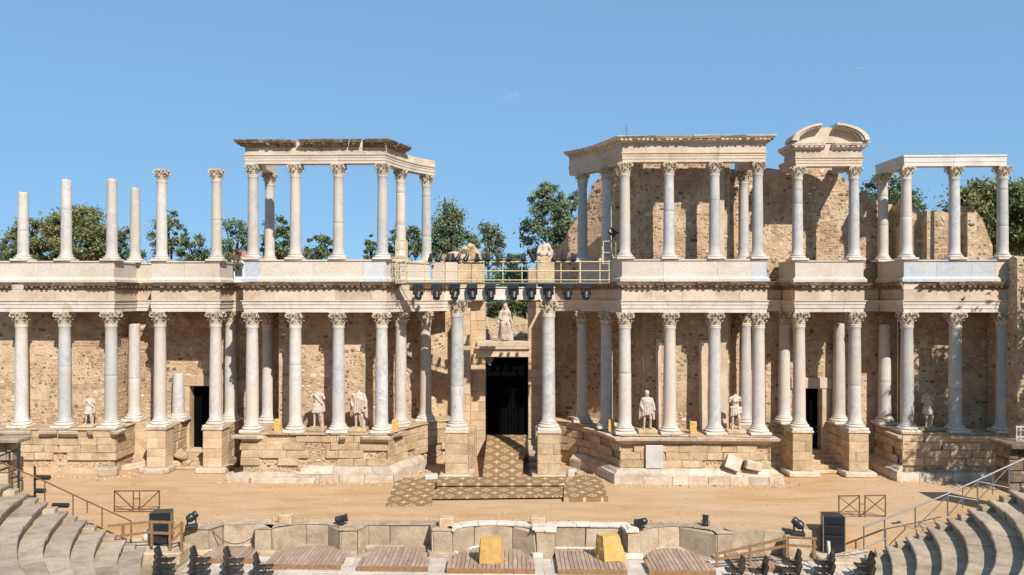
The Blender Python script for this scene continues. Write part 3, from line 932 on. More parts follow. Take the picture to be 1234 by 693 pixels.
p = Path(PLAN['bayR']); pedestal('bayR', 'cream pedestal under the broken pediment columns', [0, p.cum[1], p.cum[2], p.cum[3]], ['pedestal'] * 3)
p = Path(PLAN['wingR']); pedestal('wingR', 'blue grey marble pedestal course at far right under the plain white beam', [0, p.cum[1], p.cum[1] + 1.6, p.cum[1] + 3.3, ux(p, 1, 1196, 1.0), p.len], ['pedestal', 'bluepanel', 'bluepanel', 'bluepanel', 'pedestal'])

# ------------------------------------------------------------------ upper entablatures
def UA(z): return [(-.30, z), (.27, z), (.27, z + .15), (.295, z + .155), (.295, z + .3), (.32, z + .31), (.32, z + .38), (.37, z + .44), (.37, z + .475), (-.30, z + .475)]
def UF(z0, z1): return [(-.28, z0 + .002), (.29, z0 + .002), (.29, z1), (-.28, z1)]
def UC(z0, z1, k=1.0): 
    h = z1 - z0
    return [(-.28, z0 + .003), (.30, z0 + .003), (.36, z0 + .15 * h), (.42, z0 + .3 * h), (.46, z0 + .45 * h), (.46 + .2 * k, z0 + .52 * h), (.46 + .28 * k, z0 + .85 * h), (.46 + .3 * k, z1), (-.28, z1)]
pl = Path([(x304, 3.4), (x304, 0)] + Lc + [(AX - 4.2, 4.2)])
t = T('entablature', 'bent upper beam with a broken cornice on the left colonnade', 'entablature', -9.5, 0, ZU, 'upper entablatures')
stones_along(t, 'architrave_block', pl, UA(ZU), [0, pl.cum[1], ux(pl, 1, 356, 0), ux(pl, 1, 408, 0), pl.cum[2], pl.cum[4], pl.len], 'pedestal', .008)
stones_along(t, 'frieze_block', pl, UF(ZU + .477, ZU + .84), [0, pl.cum[1], ux(pl, 1, 331, 0), ux(pl, 1, 384, 0), ux(pl, 1, 438, 0), pl.cum[2], pl.cum[3], pl.cum[5], pl.len], 'entab', .01)
mb = MB(); sweep(mb, pl, [(-.28, ZU + .842), (.27, ZU + .842), (.27, ZU + 1.12), (-.28, ZU + 1.12)], pl.cum[1] - 1.0, pl.cum[3]); mb.build('cornice_core', 'topstone', t)
for a, b in ((297, 328.5), (332, 342.5), (344.5, 361), (368, 378), (380.5, 411), (412, 419), (421, 432), (435.5, 460)):
    ua, ub = ux(pl, 1, a, 0), ux(pl, 1, b, 0)
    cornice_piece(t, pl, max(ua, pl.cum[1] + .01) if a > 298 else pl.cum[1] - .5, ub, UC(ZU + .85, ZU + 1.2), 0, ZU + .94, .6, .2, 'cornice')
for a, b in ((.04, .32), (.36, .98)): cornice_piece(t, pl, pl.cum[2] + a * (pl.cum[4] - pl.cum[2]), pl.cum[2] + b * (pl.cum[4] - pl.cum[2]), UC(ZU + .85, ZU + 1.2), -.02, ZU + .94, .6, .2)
mb = MB(); sweep(mb, pl, [(-.24, ZU + 1.125), (.25, ZU + 1.125), (.22, ZU + 1.16), (-.2, ZU + 1.16)], pl.cum[1] - .6, pl.cum[2]); mb.build('top_slab', 'topstone', t)

pr = Path([(AX + 3.95, 4.45)] + Rc + [(x914, 0), (x914, 3.4)])
i1 = len(Rc)
t = T('entablature', 'upper entablature with a dentil cornice on the right colonnade', 'entablature', 9, 0, ZU, 'upper entablatures')
stones_along(t, 'architrave_block', pr, UA(ZU), [0, pr.cum[3], pr.cum[i1], ux(pr, i1, 806, 0), ux(pr, i1, 861, 0), pr.cum[i1 + 1], pr.len], 'entab', .008)
stones_along(t, 'frieze_block', pr, UF(ZU + .477, ZU + 1.0), [0, pr.cum[3], pr.cum[i1], ux(pr, i1, 780, 0), ux(pr, i1, 826, 0), ux(pr, i1, 862, 0), pr.cum[i1 + 1], pr.len], 'entab', .012)
cc = cuts_for(pr, 1.1, 2.0, 3)
for a, b in zip(cc[:-1], cc[1:]): cornice_piece(t, pr, a + .006, b - .006, UC(ZU + 1.0, ZU + 1.3), rnd.uniform(-.01, .01), ZU + 1.07, .62, .19, 'topstone')
mb = MB(); mb.tube([path for path in ((X(755, .3), .3, ZU + 1.3), (X(755, .3), .3, ZU + 2.05))], .025); mb.box(X(755, .3) - .05, X(755, .3) + .05, .25, .35, ZU + 1.85, ZU + 2.0)
tag(mb.build('antenna', 'steel'), 'thin lightning rod standing on the right colonnade cornice', 'antenna')
# broken pediment
pb = Path([(x963, 3.9), (x963, 1.6), (x1030, 1.6), (x1030, 3.9)])
t = T('pediment', 'broken curved pediment on two columns above the right side doorway', 'pediment', (x963 + x1030) / 2, 1.6, ZU)
stones_along(t, 'architrave_block', pb, UA(ZU), [0, pb.cum[1], pb.cum[2], pb.len], 'entab', .004)
zf = ZU + .477; zg = zf + .40
mb = MB(); sweep(mb, pb, [(-.25, zf + .01), (.2, zf + .01), (.2, zg + .33), (-.25, zg + .33)], pb.cum[1] - 1.6, pb.cum[2] + 1.0); mb.build('frieze_core', 'topstone', t)
stones_along(t, 'frieze_block', pb, UF(zf, zg), [pb.cum[1] - 1.6, pb.cum[1], pb.cum[1] + 1.5, pb.cum[2], pb.cum[2] + 1.0], 'entab', .008)
w0 = pb.cum[1]
cornice_piece(t, pb, w0 - 1.8, w0 - .01, UC(zg, zg + .36, .45), 0, zg + .1, .52, .2, 'topstone')
cornice_piece(t, pb, w0 + .0, w0 + 1.27, UC(zg, zg + .36, .45), 0, zg + .1, .52, .2, 'topstone')
cornice_piece(t, pb, w0 + 1.62, pb.cum[2], UC(zg, zg + .36, .45), 0, zg + .1, .52, .2, 'topstone')
zc = zg + .36; xm = (x963 + x1030) / 2 - .06; hw = (x1030 - x963) / 2 + .52; hh = .97
def arc(t_): return (xm - hw * math.cos(t_), zc + hh * math.sin(t_) ** .92 if math.sin(t_) > 0 else zc)
mb = MB(); pts = [(xm - hw * .86, zc), (xm + hw * .86, zc)] + [(xm + hw * .84 * math.cos(a), zc + hh * .86 * math.sin(a)) for a in [math.pi * k / 20 for k in range(1, 20)]]
n = len(pts); tri = tessellate_polygon([[Vector((a, b, 0)) for a, b in pts]])
mb.add([(a, 1.35, b) for a, b in pts] + [(a, 2.1, b) for a, b in pts], [tuple(q) for q in tri] + [tuple(i + n for i in q) for q in tri] + [(i, (i + 1) % n, (i + 1) % n + n, i + n) for i in range(n)])
mb.build('tympanum', 'entab', t)
for (a0, a1) in ((.015, .42), (.555, .985)):          # the two surviving arc pieces of the raking cornice
    mb = MB(); ks = [math.pi * (a0 + (a1 - a0) * k / 10) for k in range(11)]
    for (ra, rb, ya, yb) in ((.80, .9, 1.12, 2.1), (.9, 1.02, .86, 2.1)):
        vs = []
        for a in ks:
            for rr in (ra, rb):
                for yy in (ya, yb): vs.append((xm - hw * rr * math.cos(a), yy, zc + .02 + hh * rr * math.sin(a)))
        fs = []
        for i in range(10):
            b = i * 4
            fs += [(b, b + 4, b + 6, b + 2), (b + 1, b + 3, b + 7, b + 5), (b, b + 1, b + 5, b + 4), (b + 2, b + 6, b + 7, b + 3)]
        fs += [(0, 2, 3, 1), (40, 41, 43, 42)]
        mb.add(vs, fs)
    for k in range(14):
        a = math.pi * (a0 + (a1 - a0) * (k + .5) / 14); rr = .87
        cx, cz = xm - hw * rr * math.cos(a), zc + .02 + hh * rr * math.sin(a)
        mb.box(cx - .05, cx + .05, .93, 1.2, cz - .05, cz + .05, j=.01)
    mb.build('raking_cornice', 'topstone', t)
# plain white beam at far right
pw = Path([(x1093, 4.0), (x1093, 1.0), (x1208 + .05, 1.0)])
t = T('beam', 'plain new white stone beam on the columns at far right', 'beam', 23, 1.0, 16.42)
zb = 16.422
stones_along(t, 'beam_block', pw, [(-.28, zb), (.28, zb), (.28, zb + .2), (.3, zb + .21), (.3, zb + .46), (.34, zb + .48), (.34, zb + .58), (-.28, zb + .58)], [0, pw.cum[1], ux(pw, 1, 1150, 1.0), pw.len], 'new', .004)
# ------------------------------------------------------------------ rubble walls behind the columns
YB = 4.15
flat = lambda z: (lambda u: z)
pwl = Path([(-30.5, 2.4), (-22.35, 2.4), (-22.35, YB)])
rubble_wall('sunlit tan rubble wall behind the far left wing columns', pwl, 1.5, flat(10.25), seed=11)
doorL = (X(229, YB), X(262, YB), .7, Z(465, X(245, YB), YB))
pbl = Path([(-22.35, YB), (-12.74, YB)])
rubble_wall('rubble wall around the left side doorway', pbl, .3, flat(10.25), holes=[(doorL[0] - .05 + 22.35, doorL[1] + .05 + 22.35, 0, doorL[3] + .05)], seed=12)
pml = Path([(-12.74, YB - .02), (-12.74, 1.45), (-8.0, 1.45), (-7.75, 2.2), (-7.35, 3.2), (-6.5, 4.6), (-5.2, 5.7), (-4.0, 6.1), (-2.6, 6.2)])
rubble_wall('rubble wall behind the left podium statues and the sunlit curved recess', pml, 2.2, lambda u: 10.25 if u < pml.cum[6] else 8.7, seed=13)
pmr = Path([(1.75, 6.2), (3.1, 6.1), (4.3, 5.7), (5.6, 4.6), (6.45, 3.2), (6.85, 2.2), (7.1, 1.45), (11.75, 1.45), (11.75, YB - .02)])
rubble_wall('rubble wall behind the right podium statues and the shaded curved recess', pmr, 2.2, lambda u: 10.25 if u > pmr.cum[2] else 8.7, seed=14)
doorR = (X(966, YB), X(990, YB), .8, Z(468, 17, YB))
pbr = Path([(11.75, YB), (21.9, YB)])
rubble_wall('rubble wall around the right side doorway', pbr, .3, flat(10.25), holes=[(doorR[0] - .05 - 11.75, doorR[1] + .05 - 11.75, 0, doorR[3] + .05)], seed=15)
pwr = Path([(21.9, YB - .02), (21.9, 2.5), (31, 2.5)])
rubble_wall('rubble wall behind the far right wing columns', pwr, 1.5, flat(10.25), seed=16)
# upper walls, right half only
def prof(pts):
    def f(x):
        for (a, za), (b, zb) in zip(pts[:-1], pts[1:]):
            if a <= x <= b: return za + (zb - za) * (x - a) / (b - a)
        return pts[0][1] if x < pts[0][0] else pts[-1][1]
    return f
pur = Path([(1.9, 6.9), (3.2, 6.2), (4.3, 5.7), (5.6, 4.6), (6.45, 3.2), (6.85, 2.2), (7.1, 1.6), (11.75, 1.6), (11.75, YB)])
def ragged(seed, a=.12):
    r = random.Random(seed); ph = [r.uniform(0, 6) for _ in range(4)]
    return lambda u: a * (math.sin(u * 2.1 + ph[0]) + .7 * math.sin(u * 5.3 + ph[1]) + .5 * math.sin(u * 11 + ph[2]))
rg = ragged(3)
fu = prof([(0, 11.9), (.7, 12.6), (1.5, 13.3), (2.2, 14.4), (3.0, 15.6), (3.6, 16.6), (4.2, 16.9), (40, 16.9)])
rubble_wall('tall ruined rubble wall behind the right upper colonnade, sloping down at its left end', pur, ZC - .1, lambda u: (math.floor(fu(u) * 2.6 + 2.2 * rg(u)) / 2.6 + .35 * rg(u * 1.7) if u < 4.1 else fu(u)), seed=21, th=.9)
pub = Path([(11.75, YB), (21.6, YB)])
fb = prof([(0, 16.9), (6.7, 16.95), (7.2, 16.3), (7.9, 15.6), (8.3, 15.1), (9, 14.95), (10, 14.9)])
rg2 = ragged(5, .06)
rubble_wall('sunlit rubble wall behind the broken pediment', pub, ZC - .1, lambda u: (math.floor(fb(u) * 3) / 3 + .2 + rg2(u) if u > 6.7 else fb(u) + rg2(u)), seed=22, th=.8)
puw = Path([(21.6, YB), (21.6, 2.6), (26.3, 2.6)])
fw = prof([(0, 14.9), (1.5, 14.7), (2.0, 14.3), (3.2, 14.35), (5.1, 14.4), (5.6, 14.1), (5.9, 13.2), (6.3, 12.2), (7, 11.7)])
rubble_wall('low ruined rubble wall behind the far right upper columns', puw, ZC - .1, lambda u: math.floor(fw(u) * 3.2 + 1.5 * rg2(u)) / 3.2 + .12 + rg2(u * 1.6), seed=23, th=.8)
for (px0, px1, yf, yb, zt) in ((1117, 1126, 1.9, 2.6, 14.2), (1166, 1177, 1.9, 2.6, 14.1)):
    pb_ = Path([(X(px0, yf), yb), (X(px0, yf), yf), (X(px1, yf), yf), (X(px1, yf), yb)])
    rubble_wall('narrow rubble buttress on the low upper wall, ' + ('left' if px0 < 1150 else 'right') + ' one of the two at far right', pb_, ZC, flat(zt), th=.12, seed=24, name='buttress')
pe = Path([(X(1223, 0), 2.4), (X(1223, 0), -.2), (30, -.2)])
rge = ragged(9, .1)
rubble_wall('dark rubble end pier at the far right edge of the stage front', pe, 0, lambda u: 11.5 + rge(u), th=1.2, seed=25)

# remnants of the marble facing on the right wall
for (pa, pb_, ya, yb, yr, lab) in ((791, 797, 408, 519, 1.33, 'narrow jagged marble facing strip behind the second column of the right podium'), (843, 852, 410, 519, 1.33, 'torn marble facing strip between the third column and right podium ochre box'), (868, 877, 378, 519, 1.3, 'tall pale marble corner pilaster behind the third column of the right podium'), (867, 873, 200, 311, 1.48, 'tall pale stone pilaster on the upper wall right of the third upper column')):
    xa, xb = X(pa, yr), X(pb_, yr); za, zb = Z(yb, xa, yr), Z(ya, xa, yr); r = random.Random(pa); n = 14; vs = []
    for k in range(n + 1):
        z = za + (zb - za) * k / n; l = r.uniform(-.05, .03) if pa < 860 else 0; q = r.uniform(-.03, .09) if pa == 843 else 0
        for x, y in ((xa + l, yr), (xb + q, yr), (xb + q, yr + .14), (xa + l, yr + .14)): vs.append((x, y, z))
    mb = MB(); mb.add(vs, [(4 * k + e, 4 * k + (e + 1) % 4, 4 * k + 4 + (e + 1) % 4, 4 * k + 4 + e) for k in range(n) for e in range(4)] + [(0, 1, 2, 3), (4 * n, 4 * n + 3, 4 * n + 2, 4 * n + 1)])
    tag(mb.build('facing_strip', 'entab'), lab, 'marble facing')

# ------------------------------------------------------------------ podiums
BASEP = [(.25, 0), (1.0, 0), (1.0, .4), (.25, .4)]
MOULD = [(.25, .405), (.98, .405), (.96, .5), (.84, .53), (.74, .66), (.62, .70), (.6, .73), (.25, .73)]
PC = [(.3, 1.97), (.47, 1.97), (.49, 2.1), (.55, 2.13), (.6, 2.15), (.83, 2.2), (.88, 2.33), (.3, 2.34)]
TOPC = [(-.3, 2.342), (.56, 2.342), (.56, ZP - .005), (-.3, ZP - .005)]
def podium(key, label, back, frags, mould, basec, seed, mat='block', skip=.16, path=None):
    path = Path(path or PLAN[key]); m_ = path.at(path.len / 2)
    t = T('podium', label, 'podium', m_.x, m_.y, 0)
    mb = MB(); mb.prism(path.offset(.36) + back, 0, 2.34); mb.build('podium_core', 'mortar', t)
    mb = MB(); mb.prism(path.offset(.3) + back, 2.341, ZP - .012); mb.build('podium_top', 'block', t)
    hard = [0] + [path.cum[i] for i in range(1, len(path.p) - 1) if path.n[i - 1].dot(path.n[i]) < .6] + [path.len]
    masonry(t, 'stone_block', path, [.73, 1.13, 1.54, 1.95], mat, .6, 1.35, .5, .3, .016, seed, skip, .011, .014, hard=hard)
    masonry(t, 'stone_block', path, [1.95, 2.34], mat, .7, 1.4, .46, .3, .02, seed + 3, .04, .011, .014, hard=hard)
    masonry(t, 'stone_block', path, [2.342, ZP - .005], mat, .8, 1.6, .55, .8, .015, seed + 4, hard=hard)
    st = MB(); cp = Path(path.offset(.37))
    for a, b in zip(cp.cum[:-1], cp.cum[1:]):
        if b - a > .3: rubble_face(st, cp, a, b, .3, lambda u: 1.98, 0, (), seed + int(a * 7), .62, .85)
    st.build('rubble_fill', 'rubble', t, recalc=False, kind='stuff')
    for a, b in frags:
        mb = MB(); sweep(mb, path, PC, a, b, rnd.uniform(-.04, .01), rnd.uniform(-.01, 0))
        for i, v in enumerate(mb.v): mb.v[i] = tuple(q + rnd.uniform(-.012, .012) for q in v)
        mb.build('cornice_fragment', 'base', t)
    for a, b in mould:
        c = [a]
        while b - c[-1] > 2.2: c.append(c[-1] + rnd.uniform(1.1, 1.9))
        c.append(b); stones_along(t, 'base_moulding', path, MOULD, c, 'base', .02, .01, .015)
    for a, b in basec:
        c = [a]
        while b - c[-1] > 1.3: c.append(c[-1] + rnd.uniform(.6, 1.2))
        c.append(b); stones_along(t, 'base_slab', path, BASEP, c, 'base', .02, .01, .02)
    return t
p = Path(PLAN['wingL']); c1 = p.cum[1]
podium('wingL', 'worn stone podium under the far left wing columns, mouldings mostly broken', [(x134 - .2, 2.6), (x26 - 1.2, 2.6)],
       [(.2, 1.9), (2.3, 3.2), (3.25, 4.2), (4.7, 4.95), (5.9, 6.6), (c1 - .3, c1 + .9)], [], [], 31, 'block', .03)
p = Path(PLAN['mainL']); c1, c2 = p.cum[1], p.cum[2]
podium('mainL', 'stone podium under the left statues with a few cornice fragments left', [(-3.1, 6.3), (x304 + .1, 6.3)],
       [(c1 - .5, ux(p, 1, 329, 0)), (ux(p, 1, 410, 0), ux(p, 1, 416, 0)), (ux(p, 1, 432, 0), c2 - .01), (c2 + .5, c2 + 1.2)],
       [(ux(p, 1, 372, 0), c2), (c2, p.cum[5])], [(c1, c2), (c2, p.cum[5])], 32)
p = Path(PLAN['mainR']); i0 = len(Rcx) - 1; c1, c2 = p.cum[i0], p.cum[i0 + 1]
podium('mainR', 'stone podium under the right statues with a full projecting cornice', [(x914 - .1, 6.3), (AX + 2.7, 6.3)],
       [(p.cum[3], c1), (c1, c1 + 1.7), (c1 + 1.71, c1 + 3.4), (c1 + 3.42, c1 + 5.3), (c1 + 5.32, c2), (c2, c2 + .8)],
       [(p.cum[2], c1), (c1, c2), (c2, p.len)], [(p.cum[2], c1), (c1, c2), (c2, p.len)], 33)
p = Path(PLAN['wingR']); c1 = p.cum[1]
podium('wingR', 'tree shaded stone podium under the far right wing columns', [(x1208 + .5, 2.7), (x1093 + .2, 2.7)],
       [(c1 - 1.2, c1 - .02), (c1 + 2.3, c1 + 4.4)], [(0, c1)], [(0, c1), (c1, p.len)], 34)
p = Path(PLAN['mainR'])
mb = MB(); a, b = X(778, -.6), X(799, -.6); mb.box(a, b, -.66, -.52, .74, 1.93, b=.02)
tag(mb.build('marble_slab', 'blue'), 'upright white marble slab set against the right podium', 'slab')
mb = MB(); mb.box(-.38, .38, -.07, .07, 0, .78, b=.03); mb.xf(Matrix.Translation((X(881, -.9), -1.0, .78)) @ Matrix.Rotation(R(-32), 4, 'X') @ Matrix.Rotation(R(24), 4, 'Y'))
tag(mb.build('marble_slab', 'base'), 'tilted pale marble slab leaning on the right podium', 'slab')
mb = MB(); mb.box(-.4, .4, -.25, .25, 0, .45, b=.05, j=0); mb.xf(Matrix.Translation((X(906, -.8), -.85, .75)) @ Matrix.Rotation(R(12), 4, 'Y'))
tag(mb.build('stone_fragment', 'base'), 'small pale stone fragment beside the tilted marble slab', 'stone')

# loose blocks lying on the stage
def loose(label, px, py, w, d, h, rz=0, tilt=0, mat='base', z=0, yr=None):
    if yr is None:
        x, y = G(px, py, z)
    else: x = X(px, yr); y = yr - SH * x
    mb = MB(); r = random.Random(int(px))
    vs = [(sx * w / 2 * r.uniform(.8, 1), sy * d / 2 * r.uniform(.8, 1), zz * h * r.uniform(.85, 1)) for zz in (0, 1) for sx, sy in ((-1, -1), (1, -1), (1, 1), (-1, 1))]
    mb.cham(vs, min(w, d, h) * .12)
    mb.xf(Matrix.Translation((x, y, z - .02)) @ Matrix.Rotation(R(rz), 4, 'Z') @ Matrix.Rotation(R(tilt), 4, 'Y'))
    return tag(mb.build('stone_block', mat, shear=False), label, 'stone', 'loose stones on the stage')
loose('broken pale moulding lying before the left wing podium, longer one', 122, 567, 1.9, .8, .55, 0, 0)
loose('carved grey lump before the left wing podium', 131, 573, 1.1, .6, .5, 8, 0, 'pulp')
loose('long pale slab sloping beside the left wing podium corner', 163, 564, 2.2, .6, .35, 28, -6)
loose('flat white slab at the foot of the left doorway pillar', 187, 570, 1.3, .7, .3, -10)
loose('dark rubble lump between the left doorway and the left podium', 280, 562, .9, .7, .6, 20, 0, 'cornice')
loose('small white stone left of the tall left column pillar', 520, 577, .75, .5, .28, 10, 0, 'white')
loose('white round stone right of the tall right column pillar', 689, 574, .55, .5, .42, 0, 0, 'white')
loose('grey stone beside the white round stone by the right carpet pad', 697, 575, .45, .4, .35, 30, 0, 'pulp')
loose('flat pale slab at the foot of the far left podium end', 52, 563, 1.4, .6, .22, 4, 0)
loose('long low worn slab before the left podium', 338, 582, 3.6, .4, .3, 0, 0, 'base')

# ------------------------------------------------------------------ pillars and side doorways
def pillar(px, yr, label, inner, seed, back=True, w=.52, base=True, zt=ZP, depth=None):
    x = X(px, yr)
    t = T('pillar', label, 'pillar', x, yr, 0, 'pillars carrying single columns')
    zs = [.28, .82, 1.3, 1.86, zt - .13]
    r = random.Random(seed)
    for z0, z1 in zip(zs[:-1], zs[1:]):
        cuts = [-w, w] if r.random() < .45 else [-w, r.uniform(-.25, .25), w]
        for a, b in zip(cuts[:-1], cuts[1:]):
            mb = MB(); o = r.uniform(-.015, .015)
            mb.box(x + a + .004, x + b - .004, yr - w + o, yr + w, z0 + .004, z1 - .004, b=.016); mb.build('stone_block', 'pierstone' if px < 500 else 'block', t)
    mb = MB(); mb.box(x - w + .03, x + w - .03, yr - w + .06, yr + w - .05, .1, zt - .1); mb.build('pillar_core', 'mortar', t)
    mb = MB(); mb.box(x - w - .06, x + w + .06, yr - w - .06, yr + w + .05, zt - .13, zt - .004, b=.02); mb.build('cap_slab', 'base', t)
    mb = MB(); mb.box(x - w - .3, x + w + .3, yr - w - .32, yr + w, 0, .28, b=.05, j=0); mb.build('base_slab', 'base', t)
    if back:
        pp = Path([(x + inner * (w - .02), yr + w + .02), (x + inner * (w - .02), YB - .05)]) if inner > 0 else Path([(x - w + .02, YB - .05), (x - w + .02, yr + w + .02)])
        mb = MB(); mb.box(x - w + .12, x + w - .12, yr + w - .02, YB - .03, 0, zt - .15); mb.build('pillar_core', 'mortar', t)
        masonry(t, 'stone_block', pp, [0, .5, .95, 1.4, 1.9, zt - .13], 'block', .5, 1.0, 0, .25, .03, seed)
        mb = MB(); mb.box(x - w + .03, x + w - .03, yr + w + .06, YB - .05, zt - .14, zt - .006, b=.03); mb.build('cap_slab', 'block', t)
    return t
pillar(193, 1.6, 'tall warm stone pillar left of the left side doorway', 1, 41)
pillar(260, 1.6, 'tall warm stone pillar right of the left side doorway', 1, 42)
pillar(963, 1.6, 'tall stone pillar left of the right side doorway', -1, 43)
pillar(1030, 1.6, 'tall stone pillar right of the right side doorway', -1, 44)
pillar(551, .5, 'block pillar under the tall left column beside the carpet', 1, 45, back=False, w=.6, zt=2.54)
pillar(661, .5, 'block pillar under the tall right column beside the carpet', -1, 46, back=False, w=.6, zt=2.54)

def side_door(d, label, clab, steps, mat):
    x0, x1, zs, zt = d
    t = T('doorway', label, 'doorway', (x0 + x1) / 2, YB, zs)
    mb = MB(); mb.box(x0 - .5, x0, YB - .1, YB + .75, zs - .3, zt, b=.02); mb.build('door_jamb', mat, t)
    mb = MB(); mb.box(x1, x1 + .42, YB - .1, YB + .75, zs - .3, zt, b=.02); mb.build('door_jamb', mat, t)
    mb = MB(); mb.box(x0 - .62, x1 + .55, YB - .14, YB + .75, zt + .004, zt + .62, b=.02); mb.build('lintel', mat, t)
    mb = MB(); mb.box(x0 - .5, x1 + .4, YB - .3, YB + .9, zs - .12, zs, b=.02); mb.build('threshold', mat, t)
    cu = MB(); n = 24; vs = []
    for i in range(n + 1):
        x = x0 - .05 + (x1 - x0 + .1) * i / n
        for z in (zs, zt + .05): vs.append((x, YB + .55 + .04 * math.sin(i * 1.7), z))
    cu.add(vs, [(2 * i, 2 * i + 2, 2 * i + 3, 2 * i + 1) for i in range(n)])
    tag(cu.build('curtain', 'curtain', recalc=False), clab, 'curtain')  # black sheet painted as the side doorway's unlit inside; no curtain hangs there
    t2 = T('stone_steps', 'short flight of worn stone steps up to the ' + steps, 'steps', (x0 + x1) / 2, 2.5, 0)
    n = 4
    for k in range(n):
        mb = MB(); z1 = zs * (k + 1) / (n + .6)
        y0 = 1.75 + k * .5
        mb.box(x0 - .55, x1 + .35, y0, YB - .3 if k == n - 1 else y0 + .55, 0, z1, b=.03); mb.build('step', 'block', t2)
side_door(doorL, 'left side doorway framed in smooth pale blocks', 'black sheet standing in for the unlit inside of the left side doorway', 'left side doorway', 'block')
side_door(doorR, 'right side doorway, narrow and dark, with a sunlit right jamb', 'black sheet standing in for the unlit inside of the right side doorway', 'right side doorway', 'entab')
g = MB(); yy = YB + .2
for a, b in (((doorR[0], .85), (doorR[0], 2.1)), ((doorR[1], .85), (doorR[1], 2.1)), ((doorR[0], 2.1), (doorR[1], 2.1)), ((doorR[0], .9), (doorR[1], 2.05)), ((doorR[0], 2.05), (doorR[1], .9)), ((doorR[0], .9), (doorR[1], .9))):
    g.bar((a[0], yy, a[1]), (b[0], yy, b[1]), .035, .035)
tag(g.build('gate', 'darkmetal'), 'low dark metal gate with crossed bars in the right side doorway', 'gate')
# bay floors behind the pillars
for (xa, xb, lab) in ((x193 + .5, doorL[0] - .5, 'left'), (doorR[1] + .4, x1030 - .5, 'right')):
    mb = MB(); mb.box(xa, xb, 2.6, YB, 0, 1.0, b=.05); tag(mb.build('masonry_block', 'block'), 'low masonry mass beside the %s side doorway steps' % lab, 'masonry')
for k, (px, yy, s_) in enumerate(((218, 2.2, .75), (226, 2.35, .6), (212, 2.1, .45))):
    x = X(px, yy)
    rock(s_ * 1.2, s_, s_, 5 + k, 'block', 'boulder', ['rounded boulder on the rubble beside the left doorway steps', 'medium boulder nearest the left doorway steps', 'small boulder at the foot of the left doorway pillar'][k], (x, yy, 0 if k else .3))

# ------------------------------------------------------------------ central doorway
YD = 6.0
dx0, dx1 = X(585, YD), X(636.5, YD)
zl0, zl1 = Z(430, 0, YD), Z(411, 0, YD)
t = T('doorway', 'large central doorway with stone jambs and a lintel carrying a draped statue', 'doorway', AX, YD, 1.2)
def jamb(xa, xb, ya, yb, z0, z1, seed, h=.62, mat='pierstone'):
    r = random.Random(seed); z = z0
    mb = MB(); mb.box(xa + .05, xb - .05, ya + .06, yb - .05, z0, z1 - .05); mb.build('jamb_core', 'mortar', t)
    while z < z1 - .1:
        zz = min(z1, z + r.uniform(.75, 1.15) * h); 
        if z1 - zz < .3: zz = z1
        mid = r.choice([None, r.uniform(.35, .65)])
        xs = [xa, xb] if mid is None or xb - xa < .6 else [xa, xa + (xb - xa) * mid, xb]
        for a, b in zip(xs[:-1], xs[1:]):
            mb = MB(); o = r.uniform(-.02, .02)
            mb.box(a + .003, b - .003, ya + o, yb, z + .004, zz - .004, b=.014); mb.build('jamb_block', mat, t)
        z = zz
jamb(dx0 - 1.05, dx0, YD - .2, YD + 1.2, 0, 9.25, 1)
jamb(dx1, dx1 + .95, YD - .2, YD + 1.2, 0, 9.25, 2)
jamb(dx0 - 1.5, dx0 - .85, 4.6, YD - .22, 0, 8.9, 3)
jamb(dx1 + .8, dx1 + 1.5, 4.6, YD - .22, 0, 8.9, 4)
mb = MB(); mb.box(dx0 - .45, dx1 + .02, YD - .35, YD + 1.1, zl0, zl0 + .45, b=.03); mb.build('lintel', 'entab', t)
mb = MB(); mb.box(dx0 - .6, dx1 + .1, YD - .5, YD + 1.1, zl0 + .454, zl0 + .64, b=.04); mb.build('lintel', 'entab', t)
mb = MB(); mb.box(dx0 - .5, dx1 + .05, YD - .42, YD + 1.1, zl0 + .644, zl1, b=.03); mb.build('lintel', 'entab', t)
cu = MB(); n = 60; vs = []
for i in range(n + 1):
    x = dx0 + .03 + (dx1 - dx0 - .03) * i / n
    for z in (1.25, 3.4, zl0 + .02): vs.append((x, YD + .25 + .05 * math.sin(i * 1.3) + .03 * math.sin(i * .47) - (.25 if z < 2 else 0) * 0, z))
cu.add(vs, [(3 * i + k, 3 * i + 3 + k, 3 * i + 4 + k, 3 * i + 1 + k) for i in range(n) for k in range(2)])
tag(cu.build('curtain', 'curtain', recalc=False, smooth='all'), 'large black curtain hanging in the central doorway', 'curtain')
mb = MB(); mb.add([(dx0 + .01, YD + .1, zl0), (dx0 + .55, YD + .12, zl0), (dx0 + .3, YD + .14, zl0 - .55), (dx0 + .01, YD + .1, zl0 - .35), (dx0 + .01, YD + .15, zl0), (dx0 + .55, YD + .17, zl0), (dx0 + .3, YD + .19, zl0 - .55), (dx0 + .01, YD + .15, zl0 - .35)],
       [(0, 1, 2, 3), (7, 6, 5, 4), (0, 4, 5, 1), (1, 5, 6, 2), (2, 6, 7, 3), (3, 7, 4, 0)])
tag(mb.build('cloth_flap', 'steel'), 'pale grey cloth flap at the top left corner of the central doorway', 'cloth')
# white slab across the tall columns
xa, xb = X(549, .5), X(668, .5)
t = T('lintel_slab', 'long plain white stone slab spanning the two tall columns', 'lintel', (xa + xb) / 2, .5, 9.38)
cu_ = [xa, xa + 1.7, xb - 1.9, xb]
for a, b in zip(cu_[:-1], cu_[1:]):
    mb = MB(); mb.box(a + .004, b - .004, .1, .95, 9.385, 10.0, b=.012); mb.build('slab_block', 'new', t)
mb = MB(); mb.box(xa - .02, xb + .02, .04, 1.0, 10.004, 10.07, b=.01); mb.build('top_fillet', 'new', t)
